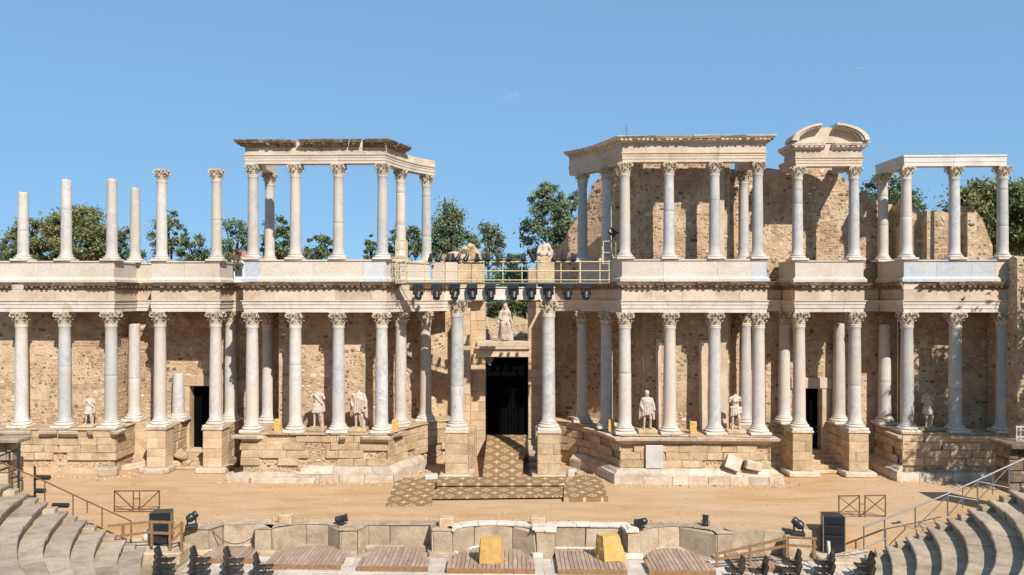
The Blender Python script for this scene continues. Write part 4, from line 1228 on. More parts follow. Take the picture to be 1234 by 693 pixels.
# masonry between the tall pillars and the jambs, with small steps at right
for (sx, xa, xb, lab) in ((1, dx0 - 1.7, dx0 - .25, 'left'), (-1, dx1 + .15, dx1 + 1.45, 'right')):
    t = T('side_wall', 'low stepped block wall along the %s side of the carpet ramp' % lab, 'wall', (xa + xb) / 2, 3, 0)
    for k in range(5):
        y0 = 1.15 + k * .75; zt = .35 + k * .42
        mb = MB(); mb.box(xa + (.0 if sx > 0 else .55 - .08 * k), xb - (.5 - .07 * k if sx > 0 else 0), y0, y0 + .73, 0, zt, b=.04, j=0); mb.build('stone_block', 'block', t)
for k in range(6):
    mb = MB(); mb.box(dx1 - .05, dx1 + .6, .9 + k * .75, 1.62 + k * .75, 0, .2 + k * .2, b=.03)
    tag(mb.build('stone_step', 'pulp'), '%s narrow shaded stone step right of the carpet ramp' % ['lowest', 'second lowest', 'third lowest', 'third highest', 'second highest', 'topmost'][k], 'step', 'steps right of the carpet ramp')

# ------------------------------------------------------------------ carpets
def slab_poly(name, pts, z0, z1, mat, label, cat):
    mb = MB(); mb.prism(pts, z0, z1); return tag(mb.build(name, mat, shear=False), label, cat)
slab_poly('carpet', [G(478, 575.6, .02), G(528, 575.6, .02), G(520, 609.5, .02), G(464, 610, .02)], .004, .022, 'carpet', 'patterned brown carpet lying flat on the sand at the left end of the steps', 'carpet')
a, b, c, d = G(528, 587, .15), G(679, 585, .15), G(678, 598, .15), G(521, 600, .15)
slab_poly('carpeted_step', [a, b, c, d], .10, .16, 'carpet', 'lower long carpeted step before the central doorway', 'carpeted step')
a, b, c, d = G(528, 575, .3), G(683, 574, .3), G(681, 583.5, .3), G(526, 584, .3)
slab_poly('carpeted_step', [a, b, c, d], .24, .3, 'carpet', 'upper long carpeted step before the central doorway', 'carpeted step')
slab_poly('carpet', [G(693, 573, .18), G(716, 573.5, .18), G(726, 580, .18), G(733, 600, .18), G(679, 600.5, .18), G(680, 584, .18)], .004, .19, 'carpet', 'raised carpeted pad with a dark front edge at the right end of the steps', 'carpet')
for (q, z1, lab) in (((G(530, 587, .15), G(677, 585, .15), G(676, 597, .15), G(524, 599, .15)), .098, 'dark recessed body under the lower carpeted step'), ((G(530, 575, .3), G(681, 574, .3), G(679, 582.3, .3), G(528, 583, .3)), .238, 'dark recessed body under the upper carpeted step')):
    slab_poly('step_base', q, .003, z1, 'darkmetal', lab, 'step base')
mb = MB(); n = 16; vs = []
for k in range(n + 1):
    tt = k / n; yy = -.9 + 7.0 * tt
    z = .31 + (1.27 - .31) * min(1, tt / .86)
    xl, xr = -1.52 + .05 * tt, .50 + .35 * tt
    for x, zz in ((xl, 0), (xl, z), (xr, z), (xr, 0)): vs.append((x, yy, zz))
mb.add(vs, [(4 * k + q, 4 * k + 4 + q, 4 * k + 5 + q, 4 * k + 1 + q) for k in range(n) for q in range(3)] + [(0, 1, 2, 3), (4 * n, 4 * n + 3, 4 * n + 2, 4 * n + 1)])
tag(mb.build('carpet_runner', 'carpet'), 'patterned brown carpet runner climbing a ramp to the central doorway', 'carpet')

# ------------------------------------------------------------------ statues
def capsule(mb, a, b, ra, rb, n=12, flat=1.0):
    a = Vector(a); b = Vector(b); d = b - a; L = d.length; d.normalize()
    rot = Vector((0, 0, 1)).rotation_difference(d).to_matrix()
    prof = [(ra * math.sin(t), -ra * math.cos(t)) for t in (.25, .7, 1.1, 1.5708)] + [(rb * math.sin(t), L + rb * -math.cos(t)) for t in (1.5708, 2.0, 2.45, 2.9)]
    vs = []
    for r, z in prof:
        for k in range(n):
            th = 6.28318 * k / n
            p = rot @ Vector((r * math.cos(th), r * math.sin(th), z)); p.y *= flat
            vs.append(tuple(a + p))
    m = len(prof)
    fs = [(i * n + k, i * n + (k + 1) % n, (i + 1) * n + (k + 1) % n, (i + 1) * n + k) for i in range(m - 1) for k in range(n)]
    fs += [tuple(range(n))[::-1], tuple((m - 1) * n + k for k in range(n))]
    mb.add(vs, fs)
def remeshed(mb, name, mat, parent, voxel=.016, it=1):
    me = mb.mesh('tmp', mat, shear=False)
    o = bpy.data.objects.new('tmp', me); C.objects.link(o)
    md = o.modifiers.new('r', 'REMESH'); md.mode = 'VOXEL'; md.voxel_size = voxel
    sm = o.modifiers.new('s', 'SMOOTH'); sm.factor = .5; sm.iterations = it
    dg = bpy.context.evaluated_depsgraph_get(); dg.update()
    m2 = bpy.data.meshes.new_from_object(o.evaluated_get(dg))
    bpy.data.objects.remove(o)
    m2.name = name
    m2.polygons.foreach_set('use_smooth', [True] * len(m2.polygons))
    m2.materials.clear(); m2.materials.append(M[mat])
    return link_mesh(name, m2, parent)
def figure(style, head, s=1.0, seed=1, lean=0):
    """marble figure about 1.75 m tall with head, facing -y; feet at z=0"""
    mb = MB(); r = random.Random(seed); c = lambda a, b, ra, rb, f=1.0: capsule(mb, a, b, ra, rb, 12, f)
    hipx = .04
    L = lambda x, y, z: (x + lean * z, y, z)
    if style != 'matron':                      # legs in contrapposto
        c(L(-.10, 0, .92), L(-.12, -.03, .5), .10, .065); c(L(-.12, -.03, .5), L(-.13, .02, .09), .062, .04)
        c(L(-.13, .01, .05), L(-.16, -.15, .03), .045, .035)
        c(L(.10, 0, .92), L(.15, -.10, .5), .10, .065); c(L(.15, -.10, .5), L(.17, .03, .09), .062, .04)
        c(L(.17, .02, .05), L(.21, -.13, .03), .045, .035)
        c(L(.20, .10, .0), L(.19, .1, .62), .07, .055)     # supporting tree stump
    c(L(hipx, 0, .95), L(0, .0, 1.12), .155, .14, .75); c(L(0, 0, 1.1), L(0, .01, 1.36), .145, .185, .72)
    c(L(-.15, .01, 1.40), L(.15, .01, 1.40), .085, .085); c(L(0, .02, 1.42), L(0, .0, 1.53), .07, .06)
    if head:
        c(L(0, -.01, 1.60), L(0, -.015, 1.72), .092, .112); c(L(0, -.10, 1.60), L(0, -.09, 1.66), .03, .03)
        c(L(0, .03, 1.70), L(0, .02, 1.73), .10, .10); c(L(0, -.105, 1.665), L(0, -.118, 1.64), .012, .018)
        c(L(-.10, 0, 1.65), L(-.10, 0, 1.68), .018, .018); c(L(.10, 0, 1.65), L(.10, 0, 1.68), .018, .018)
        c(L(0, -.07, 1.56), L(0, -.06, 1.59), .045, .05)
    if style == 'nude':                        # stumps of arms, cloth round the hips
        c(L(-.21, 0, 1.40), L(-.25, .01, 1.24), .065, .055); c(L(.21, 0, 1.40), L(.24, .02, 1.28), .065, .055)
        c(L(-.06, -.1, 1.27), L(-.05, -.1, 1.3), .08, .08); c(L(.07, -.1, 1.27), L(.07, -.1, 1.3), .08, .08)
        for k in range(7):
            a = -2.6 + k * .42
            c(L(.19 * math.cos(a), .13 * math.sin(a), .98), L(.23 * math.cos(a) + r.uniform(-.03, .03), .16 * math.sin(a), .62 + .03 * k), .045, .05)
        c(L(-.2, -.05, .99), L(.22, -.1, .93), .06, .06); c(L(.26, .0, .95), L(.28, .05, .7), .07, .04)
    if style == 'cuirass':                     # tunic flaps over the thighs, arms broken
        c(L(-.22, 0, 1.4), L(-.29, -.02, 1.2), .07, .055); c(L(.22, 0, 1.4), L(.30, -.06, 1.25), .07, .055)
        for k in range(12):
            a = k * 6.283 / 12
            c(L(.15 * math.cos(a), .12 * math.sin(a), .98), L(.215 * math.cos(a), .17 * math.sin(a), .66), .045, .05)
        c(L(-.12, -.13, 1.42), L(.2, -.1, 1.05), .04, .05); c(L(.16, .05, 1.44), L(.25, .12, .7), .07, .08)
    if style in ('toga', 'cloak'):
        n = 15; zb = .12 if style == 'toga' else .55
        for k in range(n):
            a = k * 6.283 / n; rr = r.uniform(.93, 1.1)
            front = math.sin(a) < -.3
            z0 = zb + (.12 if front else 0) + r.uniform(-.03, .05)
            c(L(.2 * math.cos(a), .13 * math.sin(a), 1.3), L(.26 * rr * math.cos(a), .19 * rr * math.sin(a), z0), .05, .045)
        for k in range(6):                     # sling of folds across the chest
            c(L(-.24 + .02 * k, -.13, 1.42 - .07 * k), L(.22, -.2, 1.18 - .09 * k), .032, .042)
        c(L(-.22, -.02, 1.4), L(-.31, -.05, 1.12), .075, .07); c(L(-.31, -.05, 1.12), L(-.24, -.17, .95), .06, .045)
        c(L(.22, -.02, 1.4), L(.32, -.05, 1.1), .075, .07); c(L(.32, -.05, 1.1), L(.32, -.16, .92), .06, .05)
        c(L(.31, -.02, 1.05), L(.34, .0, .45 if style == 'cloak' else .3), .075, .055)
        if style == 'cloak': c(L(-.32, .0, 1.0), L(-.34, .04, .5), .06, .05)
        for k in range(4): c(L(.26 + .03 * k, -.08, 1.0), L(.3 + .02 * k, -.07 + .03 * k, .5), .03, .03)
    if style == 'matron':                      # heavy robe falling over knees, veil on the head
        n = 18
        for k in range(n):
            a = k * 6.283 / n; rr = r.uniform(.9, 1.1)
            c(L(.2 * math.cos(a), .14 * math.sin(a), 1.15), L(.34 * rr * math.cos(a), .30 * rr * math.sin(a) - .08, .04), .06, .06)
        c(L(-.13, -.05, .9), L(-.15, -.32, .82), .13, .11); c(L(.13, -.05, .9), L(.15, -.32, .82), .13, .11)
        c(L(-.15, -.32, .8), L(-.15, -.30, .05), .10, .09); c(L(.15, -.32, .8), L(.15, -.3, .05), .10, .09)
        for k in range(5): c(L(-.12 + .06 * k, -.40, .75 - .03 * (k % 2)), L(-.16 + .08 * k, -.40, .1), .03, .035)
        c(L(-.22, -.02, 1.4), L(-.30, -.1, 1.1), .085, .075); c(L(-.30, -.1, 1.1), L(-.12, -.25, 1.0), .065, .055)
        c(L(.22, -.02, 1.4), L(.31, -.1, 1.12), .085, .075); c(L(.31, -.1, 1.12), L(.27, -.3, .98), .065, .055)
        c(L(0, .05, 1.74), L(0, .12, 1.4), .11, .16); c(L(-.12, .05, 1.6), L(-.24, .08, 1.1), .05, .08); c(L(.12, .05, 1.6), L(.24, .08, 1.1), .05, .08)
    mb.v = [(x * s, y * s, z * s) for x, y, z in mb.v]
    return mb
def statue(px, yr, z, style, head, label, s=1.0, seed=1, lean=0, rz=0, plinth=(.46, .36, .2), z1=None):
    x = X(px, yr)
    t = thing('statue', label, 'statue', (x, yr - SH * x, z), 'marble statues of the stage building')
    if plinth:
        mb = MB(); mb.box(-plinth[0], plinth[0], -plinth[1], plinth[1], 0, plinth[2], b=.035)
        me = mb.mesh('plinth', 'block', shear=False); link_mesh('plinth', me, t)
    mb = figure(style, head, s, seed, lean)
    mb.xf(Matrix.Translation((0, 0, (plinth[2] if plinth else 0) - .01)) @ Matrix.Rotation(R(rz), 4, 'Z'))
    remeshed(mb, 'figure', 'statue', t)
    return t
statue(106, 1.3, ZP - .01, 'cuirass', 0, 'headless pale statue fragment standing between the second and third left wing columns', .95, 1, .06, 10, (.42, .36, .12))
statue(382.5, .25, ZP - .01, 'cuirass', 0, 'headless statue in a short tunic on the left podium', 1.22, 2, 0, 5, (.44, .38, .22))
statue(432.5, .25, ZP - .01, 'cloak', 0, 'headless broad cloaked statue on the left podium, arms broken', 1.24, 3, 0, -4, (.46, .38, .2))
statue(779.5, .25, ZP - .01, 'cloak', 1, 'cloaked statue with its head on the right podium', 1.12, 4, 0, 8, (.5, .38, .2))
statue(886, .25, ZP - .01, 'nude', 0, 'headless bare chested statue with cloth round the hips on the right podium', 1.17, 5, 0, 0, (.48, .38, .2))
statue(1119, 1.3, ZP - .01, 'cuirass', 0, 'leaning headless statue with striding legs on the right wing podium', 1.18, 6, -.07, 20, (.6, .4, .16))
statue(609, YD + .1, zl1, 'matron', 1, 'veiled seated looking woman statue on the lintel above the central doorway', 1.2, 7, 0, 0, (.5, .42, .06))
x = X(657, 3.6); t = thing('statue', 'seated headless torso on a stone block behind the right end of the light railing', 'statue', (x, 3.6 - SH * x, ZC - .05), 'marble statues of the stage building')
mb = MB(); mb.box(-.5, .5, -.45, .45, 0, 1.55, b=.06); link_mesh('plinth', mb.mesh('plinth', 'block', shear=False), t)
mb = MB()
for a in (((-.2, -.38, 1.65), (-.25, 0, 1.7), .13, .18), ((.22, -.36, 1.62), (.2, 0, 1.7), .14, .18), ((-.3, .1, 1.62), (.32, .1, 1.6), .2, .16), ((-.05, 0, 1.7), (-.02, .05, 2.05), .2, .19), ((-.24, .05, 2.12), (.16, .05, 2.2), .1, .12), ((-.3, 0, 2.1), (-.42, -.12, 1.75), .1, .08), ((.2, 0, 2.15), (.36, -.1, 1.85), .1, .07), ((.36, -.1, 1.85), (.4, .05, 1.6), .1, .12), ((-.06, .03, 2.2), (-.05, .0, 2.34), .08, .07)): capsule(mb, *a)
remeshed(mb, 'figure', 'statue', t, .03, 1)
# ------------------------------------------------------------------ lighting gantry across the central doorway
xl, xr = X(477, .0), X(735, .0)
YG = .05
t = T('railing', 'cream yellow pipe railing of the lighting gantry between the two colonnades', 'railing', (xl + xr) / 2, YG, ZC)
def gz(py, yr=YG): return Z(py, 0, yr)
for py in (315.5, 326.5, 337.5):
    mb = MB(); mb.tube([(xl, YG, gz(py)), (xr, YG, gz(py))], .028); mb.build('rail', 'yellowrail', t, smooth=True)
for px in (479, 512, 534, 556, 583, 606, 629, 652, 676, 699, 723, 734):
    mb = MB(); mb.tube([(X(px, YG), YG + .03, gz(341)), (X(px, YG), YG + .03, gz(314))], .028 if px != 699 else .05); mb.build('post', 'yellowrail', t, smooth=True)
mb = MB(); mb.box(xl, xr, YG + .06, YG + .75, gz(341.5), gz(340)); mb.build('walkway', 'steel', t)
mb = MB(); mb.tube([(xl, YG - .12, gz(342)), (xr, YG - .12, gz(342))], .03); mb.build('light_bar', 'darkmetal', t)
def cage(name, label, px0, px1, py0, py1, yr, rungs):
    t = T(name, label, 'ladder', X((px0 + px1) / 2, yr), yr, Z(py1, 0, yr))
    for px in (px0, px1):
        for dy in (0, .5):
            mb = MB(); mb.tube([(X(px, yr), yr + dy, Z(py1, 0, yr)), (X(px, yr), yr + dy, Z(py0, 0, yr))], .03); mb.build('rail', 'yellowrail', t, smooth=True)
    for k in range(rungs):
        py = py0 + (py1 - py0) * k / (rungs - 1); mb = MB(); z = Z(py, 0, yr)
        for dy in (0, .5): mb.tube([(X(px0, yr), yr + dy, z), (X(px1, yr), yr + dy, z)], .022)
        for px in (px0, px1): mb.tube([(X(px, yr), yr, z), (X(px, yr), yr + .5, z)], .022)
        mb.build('rung', 'yellowrail', t, smooth=True)
cage('ladder', 'cream yellow caged ladder at the left end of the light railing', 477, 489, 289, 341, -.35, 6)
cage('ladder', 'small cream yellow pipe cage at the right end of the light railing', 727, 743, 291, 318, .75, 3)
def profile_light():
    t = thing('spotlight', '', 'spotlight')
    mb = MB(); mb.box(-.26, .26, -.17, .17, -.24, .02, b=.02); mb.build('light_base', 'black', t, shear=False)
    for s in (-1, 1):
        mb = MB(); mb.box(s * .24 - .03, s * .24 + .03, -.08, .08, -.56, -.12, b=.012); mb.build('yoke_arm', 'blackplastic', t, shear=False)
    mb = MB(); mb.lathe([(.1, -.06), (.19, -.02), (.215, .16), (.18, .28), (.2, .36), (.19, .39)], 14); mb.xf(Matrix.Translation((0, .1, -.42)) @ Matrix.Rotation(R(148), 4, 'X')); 
    hd = mb.build('light_head', 'black', t, smooth=True, shear=False)
    mb = MB(); mb.lathe([(.16, .39), (.16, .40), (.06, .42)], 14); mb.xf(Matrix.Translation((0, .1, -.42)) @ Matrix.Rotation(R(148), 4, 'X')); mb.build('lens', 'lens', hd, smooth=True, shear=False)
    return t
proto = profile_light(); proto['group'] = 'black moving spotlights hanging from the gantry'
LN = ['first from the left, over the curved recess', 'second from the left, over the curved recess', 'over the left tall column', 'just right of the left tall column', 'over the left door jamb', 'left of the middle of the white slab', 'over the middle right of the white slab', 'over the right tall column', 'second from the right end', 'last at the right end']
for i, px in enumerate((504, 526, 548, 569, 591, 619, 640, 661, 684, 706)):
    x = X(px, -.1); loc = (x, -.1 - SH * x, gz(342) - .02)
    rz = rnd.uniform(-.25, .25)
    if i == 0:
        proto.location = loc; proto.rotation_euler = (0, 0, rz); proto['label'] = 'black spotlight hanging from the gantry, ' + LN[0]
    else: copy_tree(proto, loc, rz, 'black spotlight hanging from the gantry, ' + LN[i])
def flood():
    t = thing('floodlight', '', 'floodlight')
    mb = MB(); mb.lathe([(.06, -.3), (.12, -.26), (.13, .08), (.16, .2), (.165, .26)], 12); mb.xf(Matrix.Translation((0, 0, .3)) @ Matrix.Rotation(R(146), 4, 'X') ); h = mb.build('light_head', 'black', t, smooth=True, shear=False)
    mb = MB(); mb.tube([(-.17, 0, .32), (-.17, 0, .05), (0, 0, .0), (.17, 0, .05), (.17, 0, .32)], .022, 5); mb.build('bracket', 'darkmetal', t, shear=False)
    return t
fl = flood(); fl.scale = (.78, .78, .78); fl['group'] = 'small floodlights clamped on the gantry rail'
FLP = (519, 529, 540, 546, 552, 562, 575, 588, 600, 613, 631, 642, 668, 679, 691)
for i, px in enumerate(FLP):
    x = X(px, YG); loc = (x, YG - SH * x, gz(315.5)); rz = rnd.uniform(-.9, .9)
    lab = 'small black floodlight on the gantry rail, %s' % ['leftmost one', 'second from the left', 'left of the loose rubble', 'left one of the tight pair', 'right one of the tight pair', 'right of the tight pair', 'at the rubble end', 'over the left door jamb', 'left of the door centre', 'over the statue head', 'over the right half of the doorway', 'left of the blue tarpaulin', 'right of the headless torso block', 'second from the right end', 'rightmost one'][i]
    if i == 0: fl.location = loc; fl.rotation_euler = (0, 0, rz); fl['label'] = lab
    else: copy_tree(fl, loc, rz, lab)
mb = MB(); x = X(738, .7); mb.box(-.22, .22, -.1, .1, -.16, .16, b=.03); mb.xf(Matrix.Translation((x, .7, Z(280, x, .7))) @ Matrix.Rotation(R(35), 4, 'Y') @ Matrix.Rotation(R(-25), 4, 'X'))
mb.tube([(x, .75, Z(291, x, .7)), (x, .72, Z(282, x, .7))], .03)
tag(mb.build('floodlight', 'darkmetal'), 'square dark floodlight on top of the small pipe cage at right', 'floodlight')
mb = MB(); xa, xb = X(632, .4), X(652, .4); n = 8; vs = []
for i in range(n + 1):
    for j in range(3): vs.append((xa + (xb - xa) * i / n, .3 + .25 * j, gz(314.5) + .05 * math.sin(i * 1.9 + j) + .04 * (j == 1)))
mb.add(vs, [(3 * i + j, 3 * i + 3 + j, 3 * i + 4 + j, 3 * i + 1 + j) for i in range(n) for j in range(2)] )
mb.add([(a, b, c - .06) for a, b, c in vs], [(3 * i + j, 3 * i + 3 + j, 3 * i + 4 + j, 3 * i + 1 + j) for i in range(n) for j in range(2)])
tag(mb.build('tarpaulin', 'blue_tarp', recalc=False), 'crumpled bright blue tarpaulin on the gantry rail', 'tarpaulin')
# stone courses behind the gantry railing and the loose rubble heap
def block_row(label, pxs, yr, z0, z1, dep, mat, name='parapet'):
    t = T(name, label, 'parapet', X(pxs[0], yr), yr, z0)
    for a, b in zip(pxs[:-1], pxs[1:]):
        mb = MB(); mb.box(X(a, yr) + .01, X(b, yr) - .01, yr + rnd.uniform(-.03, .03), yr + dep, z0 + .005, z1 + rnd.uniform(-.05, .05), b=.035, j=0); mb.build('stone_block', mat, t)
block_row('cream stone parapet behind the left half of the gantry railing', [520, 536, 551], 4.6, 10.1, 11.55, .9, 'pedestal')
block_row('brownish stone parapet behind the gantry railing over the left jamb', [551, 568, 584], 5.2, 9.3, 11.5, .9, 'block')
block_row('narrow stone pier behind the gantry railing over the right jamb', [636, 648], 6.4, 9.3, 11.3, .8, 'block')
for k, (px, w, h, dz) in enumerate(((536, .8, .55, 0), (548, .75, .8, 0), (560, .9, .7, 0), (571, .8, .9, 0), (560, .6, .45, .62), (567, .5, .4, .85))):
    rock(w * 1.3, w * 1.1, h * 1.1, 50 + k, 'cornice' if k < 1 else 'block', 'boulder', ['dark rubble stone at the left end of the heap above the doorway', 'second stone of the rubble heap above the doorway', 'broad middle stone of the rubble heap above the doorway', 'pinkish stone at the right end of the rubble heap above the doorway', 'upper left stone on top of the rubble heap', 'topmost stone of the rubble heap above the doorway'][k], (X(px, 5.4), 5.4, 11.45 + dz), 'stone', 'loose rubble heap above the doorway')
gw = Path([(-6, 15), (7, 15)])
rubble_wall('rubble garden wall seen through the opening above the central doorway', gw, 0, lambda u: 8.4 - .06 * u + .15 * math.sin(u * 2.3), th=.6, seed=61, name='garden_wall')

# ------------------------------------------------------------------ front wall of the stage
t = T('stage_front_wall', 'low stage front wall of grey slabs with curved and square niches', 'wall', AX, -9, -1.1)
hard = [0] + [FP.cum[i] for i in range(1, len(FP.p) - 1) if FP.n[i - 1].dot(FP.n[i]) < .8] + [FP.len]
masonry(t, 'stone_slab', FP, [-1.05, -.02], 'pulp', .8, 1.7, 0, .2, .02, 71, 0, .008, .014, hard=hard)
for a, b, mt in ((i_s2 - 1, i_s2 + 14, 'coping'), (i_s2 + 14, i_s3 - 1, 'coping')):
    c = [FP.cum[a]]
    while FP.cum[b] - c[-1] > .95: c.append(c[-1] + rnd.uniform(.5, .95))
    c.append(FP.cum[b]); stones_along(t, 'coping_stone', FP, [(-.34, .004), (.06, .004), (.07, .07), (.05, .12), (-.34, .12)], c, mt, .02, .012, .02)
for a, b in ((0, i_s1 + 13), (i_s1 + 13, i_s2 - 1), (i_s3 - 1, i_s3 + 13)):
    c = [FP.cum[a]]
    while FP.cum[b] - c[-1] > 1.5: c.append(c[-1] + rnd.uniform(.8, 1.4))
    c.append(FP.cum[b]); stones_along(t, 'coping_stone', FP, [(-.55, .004), (.03, .004), (.03, .05), (-.55, .05)], c, 'pulp', .012, .006, .008)
c = [FP.cum[0]]
while FP.len - c[-1] > 1.1: c.append(c[-1] + rnd.uniform(.6, 1.1))
for a, b in zip(c[:-1], c[1:]):
    if rnd.random() < .7:
        mb = MB(); sweep(mb, FP, [(-.05, -1.04), (.16, -1.04), (.15, -.9), (.04, -.84), (-.05, -.84)], a + .01, b - .01); mb.build('plinth_stone', 'coping' if FP.cum[i_s2 - 1] < a < FP.cum[i_s3] else 'pulp', t)
def pier(pxa, pxb, mat='pulp', h=.09):
    mb = MB(); mb.box(X(pxa, -9.4), X(pxb, -9.4), -9.46, -8.75, .052, .052 + h, b=.03); mb.build('pier_cap', mat, t)
pier(641, 669, 'coping', .12); pier(757, 770, 'coping', .12)

def small_block(label, px, py, w, d, h, mat='block', name='stone_block'):
    x, y = G(px, py, .0); mb = MB(); mb.box(-w / 2, w / 2, -d / 2, d / 2, 0, h, b=.04); mb.xf(Matrix.Translation((x, y, .0)) @ Matrix.Rotation(rnd.uniform(-.2, .2), 4, 'Z'))
    tag(mb.build(name, mat, shear=False), label, 'stone', 'square blocks on the stage edge')
small_block('square pale block on the stage edge above the left curved niche', 345, 630, .55, .45, .38)
small_block('square pale block on the stage edge beside the slanted pier', 538, 635, .6, .5, .42, 'block')
small_block('square pale block on the stage edge above the white coped pier', 648, 634, .6, .5, .42, 'block')

# prompter-niche decks of reddish planks
def deck(label, pxl, pxr, yb, yf, kind, pxbl=None, pxbr=None, z=-.8):
    xl, xr = X(pxl, yf), X(pxr, yf)
    bl, br = (X(pxbl, yb), X(pxbr, yb)) if pxbl else (xl, xr)
    t = T('wooden_platform', label, 'platform', (xl + xr) / 2, yf, -1, 'reddish plank platforms before the stage wall')
    w = .165; n = max(4, int((xr - xl) / w)); w = (xr - xl) / n
    def yback(x):
        if kind == 'arc':
            u = (x - (xl + xr) / 2) / ((xr - xl) / 2); return yf + .9 + (yb - yf - .9) * math.sqrt(max(0, 1 - u * u))
        s = 1.0
        if x < bl: s = (x - xl) / max(.01, bl - xl)
        if x > br: s = (xr - x) / max(.01, xr - br)
        return yf + .8 + (yb - yf - .8) * s
    sk = .0
    for k in range(n):
        x0, x1 = xl + k * w, xl + (k + 1) * w; yb_ = min(yback(x0 + .02), yback(x1 - .02)); dz = rnd.uniform(-.006, .006)
        mb = MB(); mb.box(x0 + .011, x1 - .011, yf, yb_, z - .035 + dz, z + dz); mb.build('plank', 'plank', t)
    mb = MB(); mb.box(xl, xr, yf - .03, yf - .002, z - .2, z - .01, b=.006); mb.build('fascia_board', 'railwood', t)
    mb = MB(); mb.box(xl + .05, xr - .05, yf + .05, yf + .12, -1, z - .04); mb.box(xl + .05, xr - .05, yf + .7, yf + .77, -1, z - .04); mb.build('joist', 'railwood', t)
deck('plank platform in the square niche with the rope, far left', 240, 306, -9.0, -10.55, 'hex', 262, 300)
deck('plank platform in the left curved niche', 318, 411, -8.75, -11.2, 'arc')
deck('plank platform in the square niche left of the slanted pier', 430, 516, -8.85, -11.3, 'hex', 448, 512)
deck('plank platform in the middle curved niche under the upright yellow box', 538, 645, -8.75, -11.45, 'arc')
deck('plank platform under the tilted yellow box', 672, 756, -8.95, -11.45, 'sq')
deck('plank platform in the right curved niche', 782, 863, -8.75, -11.45, 'arc')
deck('plank platform behind the timber railing at right', 886, 942, -9.2, -11.0, 'sq')

# ochre covered boxes
def ybox(label, pts_b, pts_t, z, h, name='covered_box'):
    mb = MB(); r = random.Random(int(h * 100)); n = 7
    def q(a, b, t): return (a[0] + (b[0] - a[0]) * t, a[1] + (b[1] - a[1]) * t, a[2] + (b[2] - a[2]) * t)
    B = [(x, y, z) for x, y in pts_b]; Tt = [(x, y, z + h) for x, y in pts_t]; vs = []
    for k in range(n + 1):
        for e in range(4):
            for s in range(5):
                a = q(B[e], B[(e + 1) % 4], s / 5); b = q(Tt[e], Tt[(e + 1) % 4], s / 5); p = q(a, b, k / n)
                vs.append(tuple(c + r.uniform(-.018, .018) for c in p))
    m = 20
    mb.add(vs, [(k * m + i, k * m + (i + 1) % m, (k + 1) * m + (i + 1) % m, (k + 1) * m + i) for k in range(n) for i in range(m)] + [tuple(range(m))[::-1], tuple(n * m + i for i in range(m))])
    o = mb.build(name, 'yellow', shear=False); return tag(o, label, 'covered box')
xa, ya = G(578, 680, -.8); xb, _ = G(604, 680, -.8); xc, _ = G(608, 677, -.8)
ybox('upright box under an ochre cloth cover on the middle plank platform', [(xa, ya), (xb, ya), (xb + .12, ya + .6), (xa - .1, ya + .6)], [(xa + .03, ya + .02), (xb - .02, ya + .02), (xb - .02, ya + .5), (xa + .03, ya + .5)], -.79, .96)
xa, ya = G(729, 678, -.8); xb, yb = G(754, 674, -.8)
ybox('tilted box under an ochre cloth cover with a torn left side', [(xa, ya), (xb, ya + .12), (xb - .05, ya + .75), (xa - .32, ya + .6)], [(xa - .05, ya + .25), (xb - .25, ya + .35), (xb - .3, ya + .75), (xa - .28, ya + .65)], -.79, .92)
YL = ['small ochre box between the first two columns of the left podium', 'small ochre box beside the streaked corner column of the left podium', 'small ochre box in the shade left of the right podium corner column', 'small ochre box on the right podium between the two statues']
for lab, px, yr, w in zip(YL, (334, 476, 737, 836), (.1, .1, .5, -.1), (.36, .32, .32, .36)):
    x = X(px, yr); y = yr - SH * x; h = .62
    ybox(lab, [(x - w / 2, y), (x + w / 2, y), (x + w / 2, y + .3), (x - w / 2, y + .3)], [(x - w / 2 + .02, y + .06), (x + w / 2 - .02, y + .06), (x + w / 2 - .02, y + .26), (x - w / 2 + .02, y + .26)], ZP - .01, h)

# rope across the first niche
mb = MB(); a = Vector((X(252, -9.3), -9.2, .0)); b = Vector((X(318, -9.3), -9.1, .05)); pts = []
for k in range(15):
    q = k / 14; p = a.lerp(b, q); p.z -= .62 * 4 * q * (1 - q) * 1.0; p.y -= .25 * 4 * q * (1 - q); pts.append(p)
mb.tube(pts, .022, 5); tag(mb.build('rope', 'bark'), 'dark rope sagging across the square niche at left', 'rope')

# ------------------------------------------------------------------ stage equipment
def barrier(label, pa, pb, z0, h, mode):
    (xa, ya), (xb, yb) = pa, pb
    t = thing('barrier', label, 'barrier', ((xa + xb) / 2, (ya + yb) / 2, z0), 'folding iron barriers on the stage')
    P3 = lambda u, z: (xa + (xb - xa) * u, ya + (yb - ya) * u, z0 + z)
    def bar(name, segs, w=.045):
        mb = MB()
        for (u0, zz0, u1, zz1) in segs: mb.bar(P3(u0, zz0 * h), P3(u1, zz1 * h), w, w)
        mb.build(name, 'rust', t, shear=False)
    if mode == 'H':
        bar('frame', [(0, 0, 0, 1), (1, 0, 1, 1)]); bar('frame', [(0, .985, 1, .985), (0, .13, 1, .13)])
        bar('brace', [(.02, .95, .42, .16)]); bar('brace', [(.98, .95, .58, .16)]); bar('centre_post', [(.42, .13, .42, .97), (.56, .13, .56, .97), (.42, .62, .56, .62)], .04)
        bar('foot', [(.0, .02, 1, .02)], .05)
    else:
        for a, b in ((0, .44), (.56, 1)):
            bar('frame', [(a, 0, a, 1), (b, 0, b, 1), (a, .98, b, .98)]); bar('brace', [(a, .95, b, .2)], .035); bar('brace', [(b, .95, a, .2)], .035)
        bar('foot', [(0, .18, 1, .05)], .035); bar('foot', [(.44, .6, .56, .6)], .03)
    return t
barrier('rusty iron barrier frame standing on the sand at left', G(138, 617, 0), G(192, 617, 0), 0, .95, 'H')
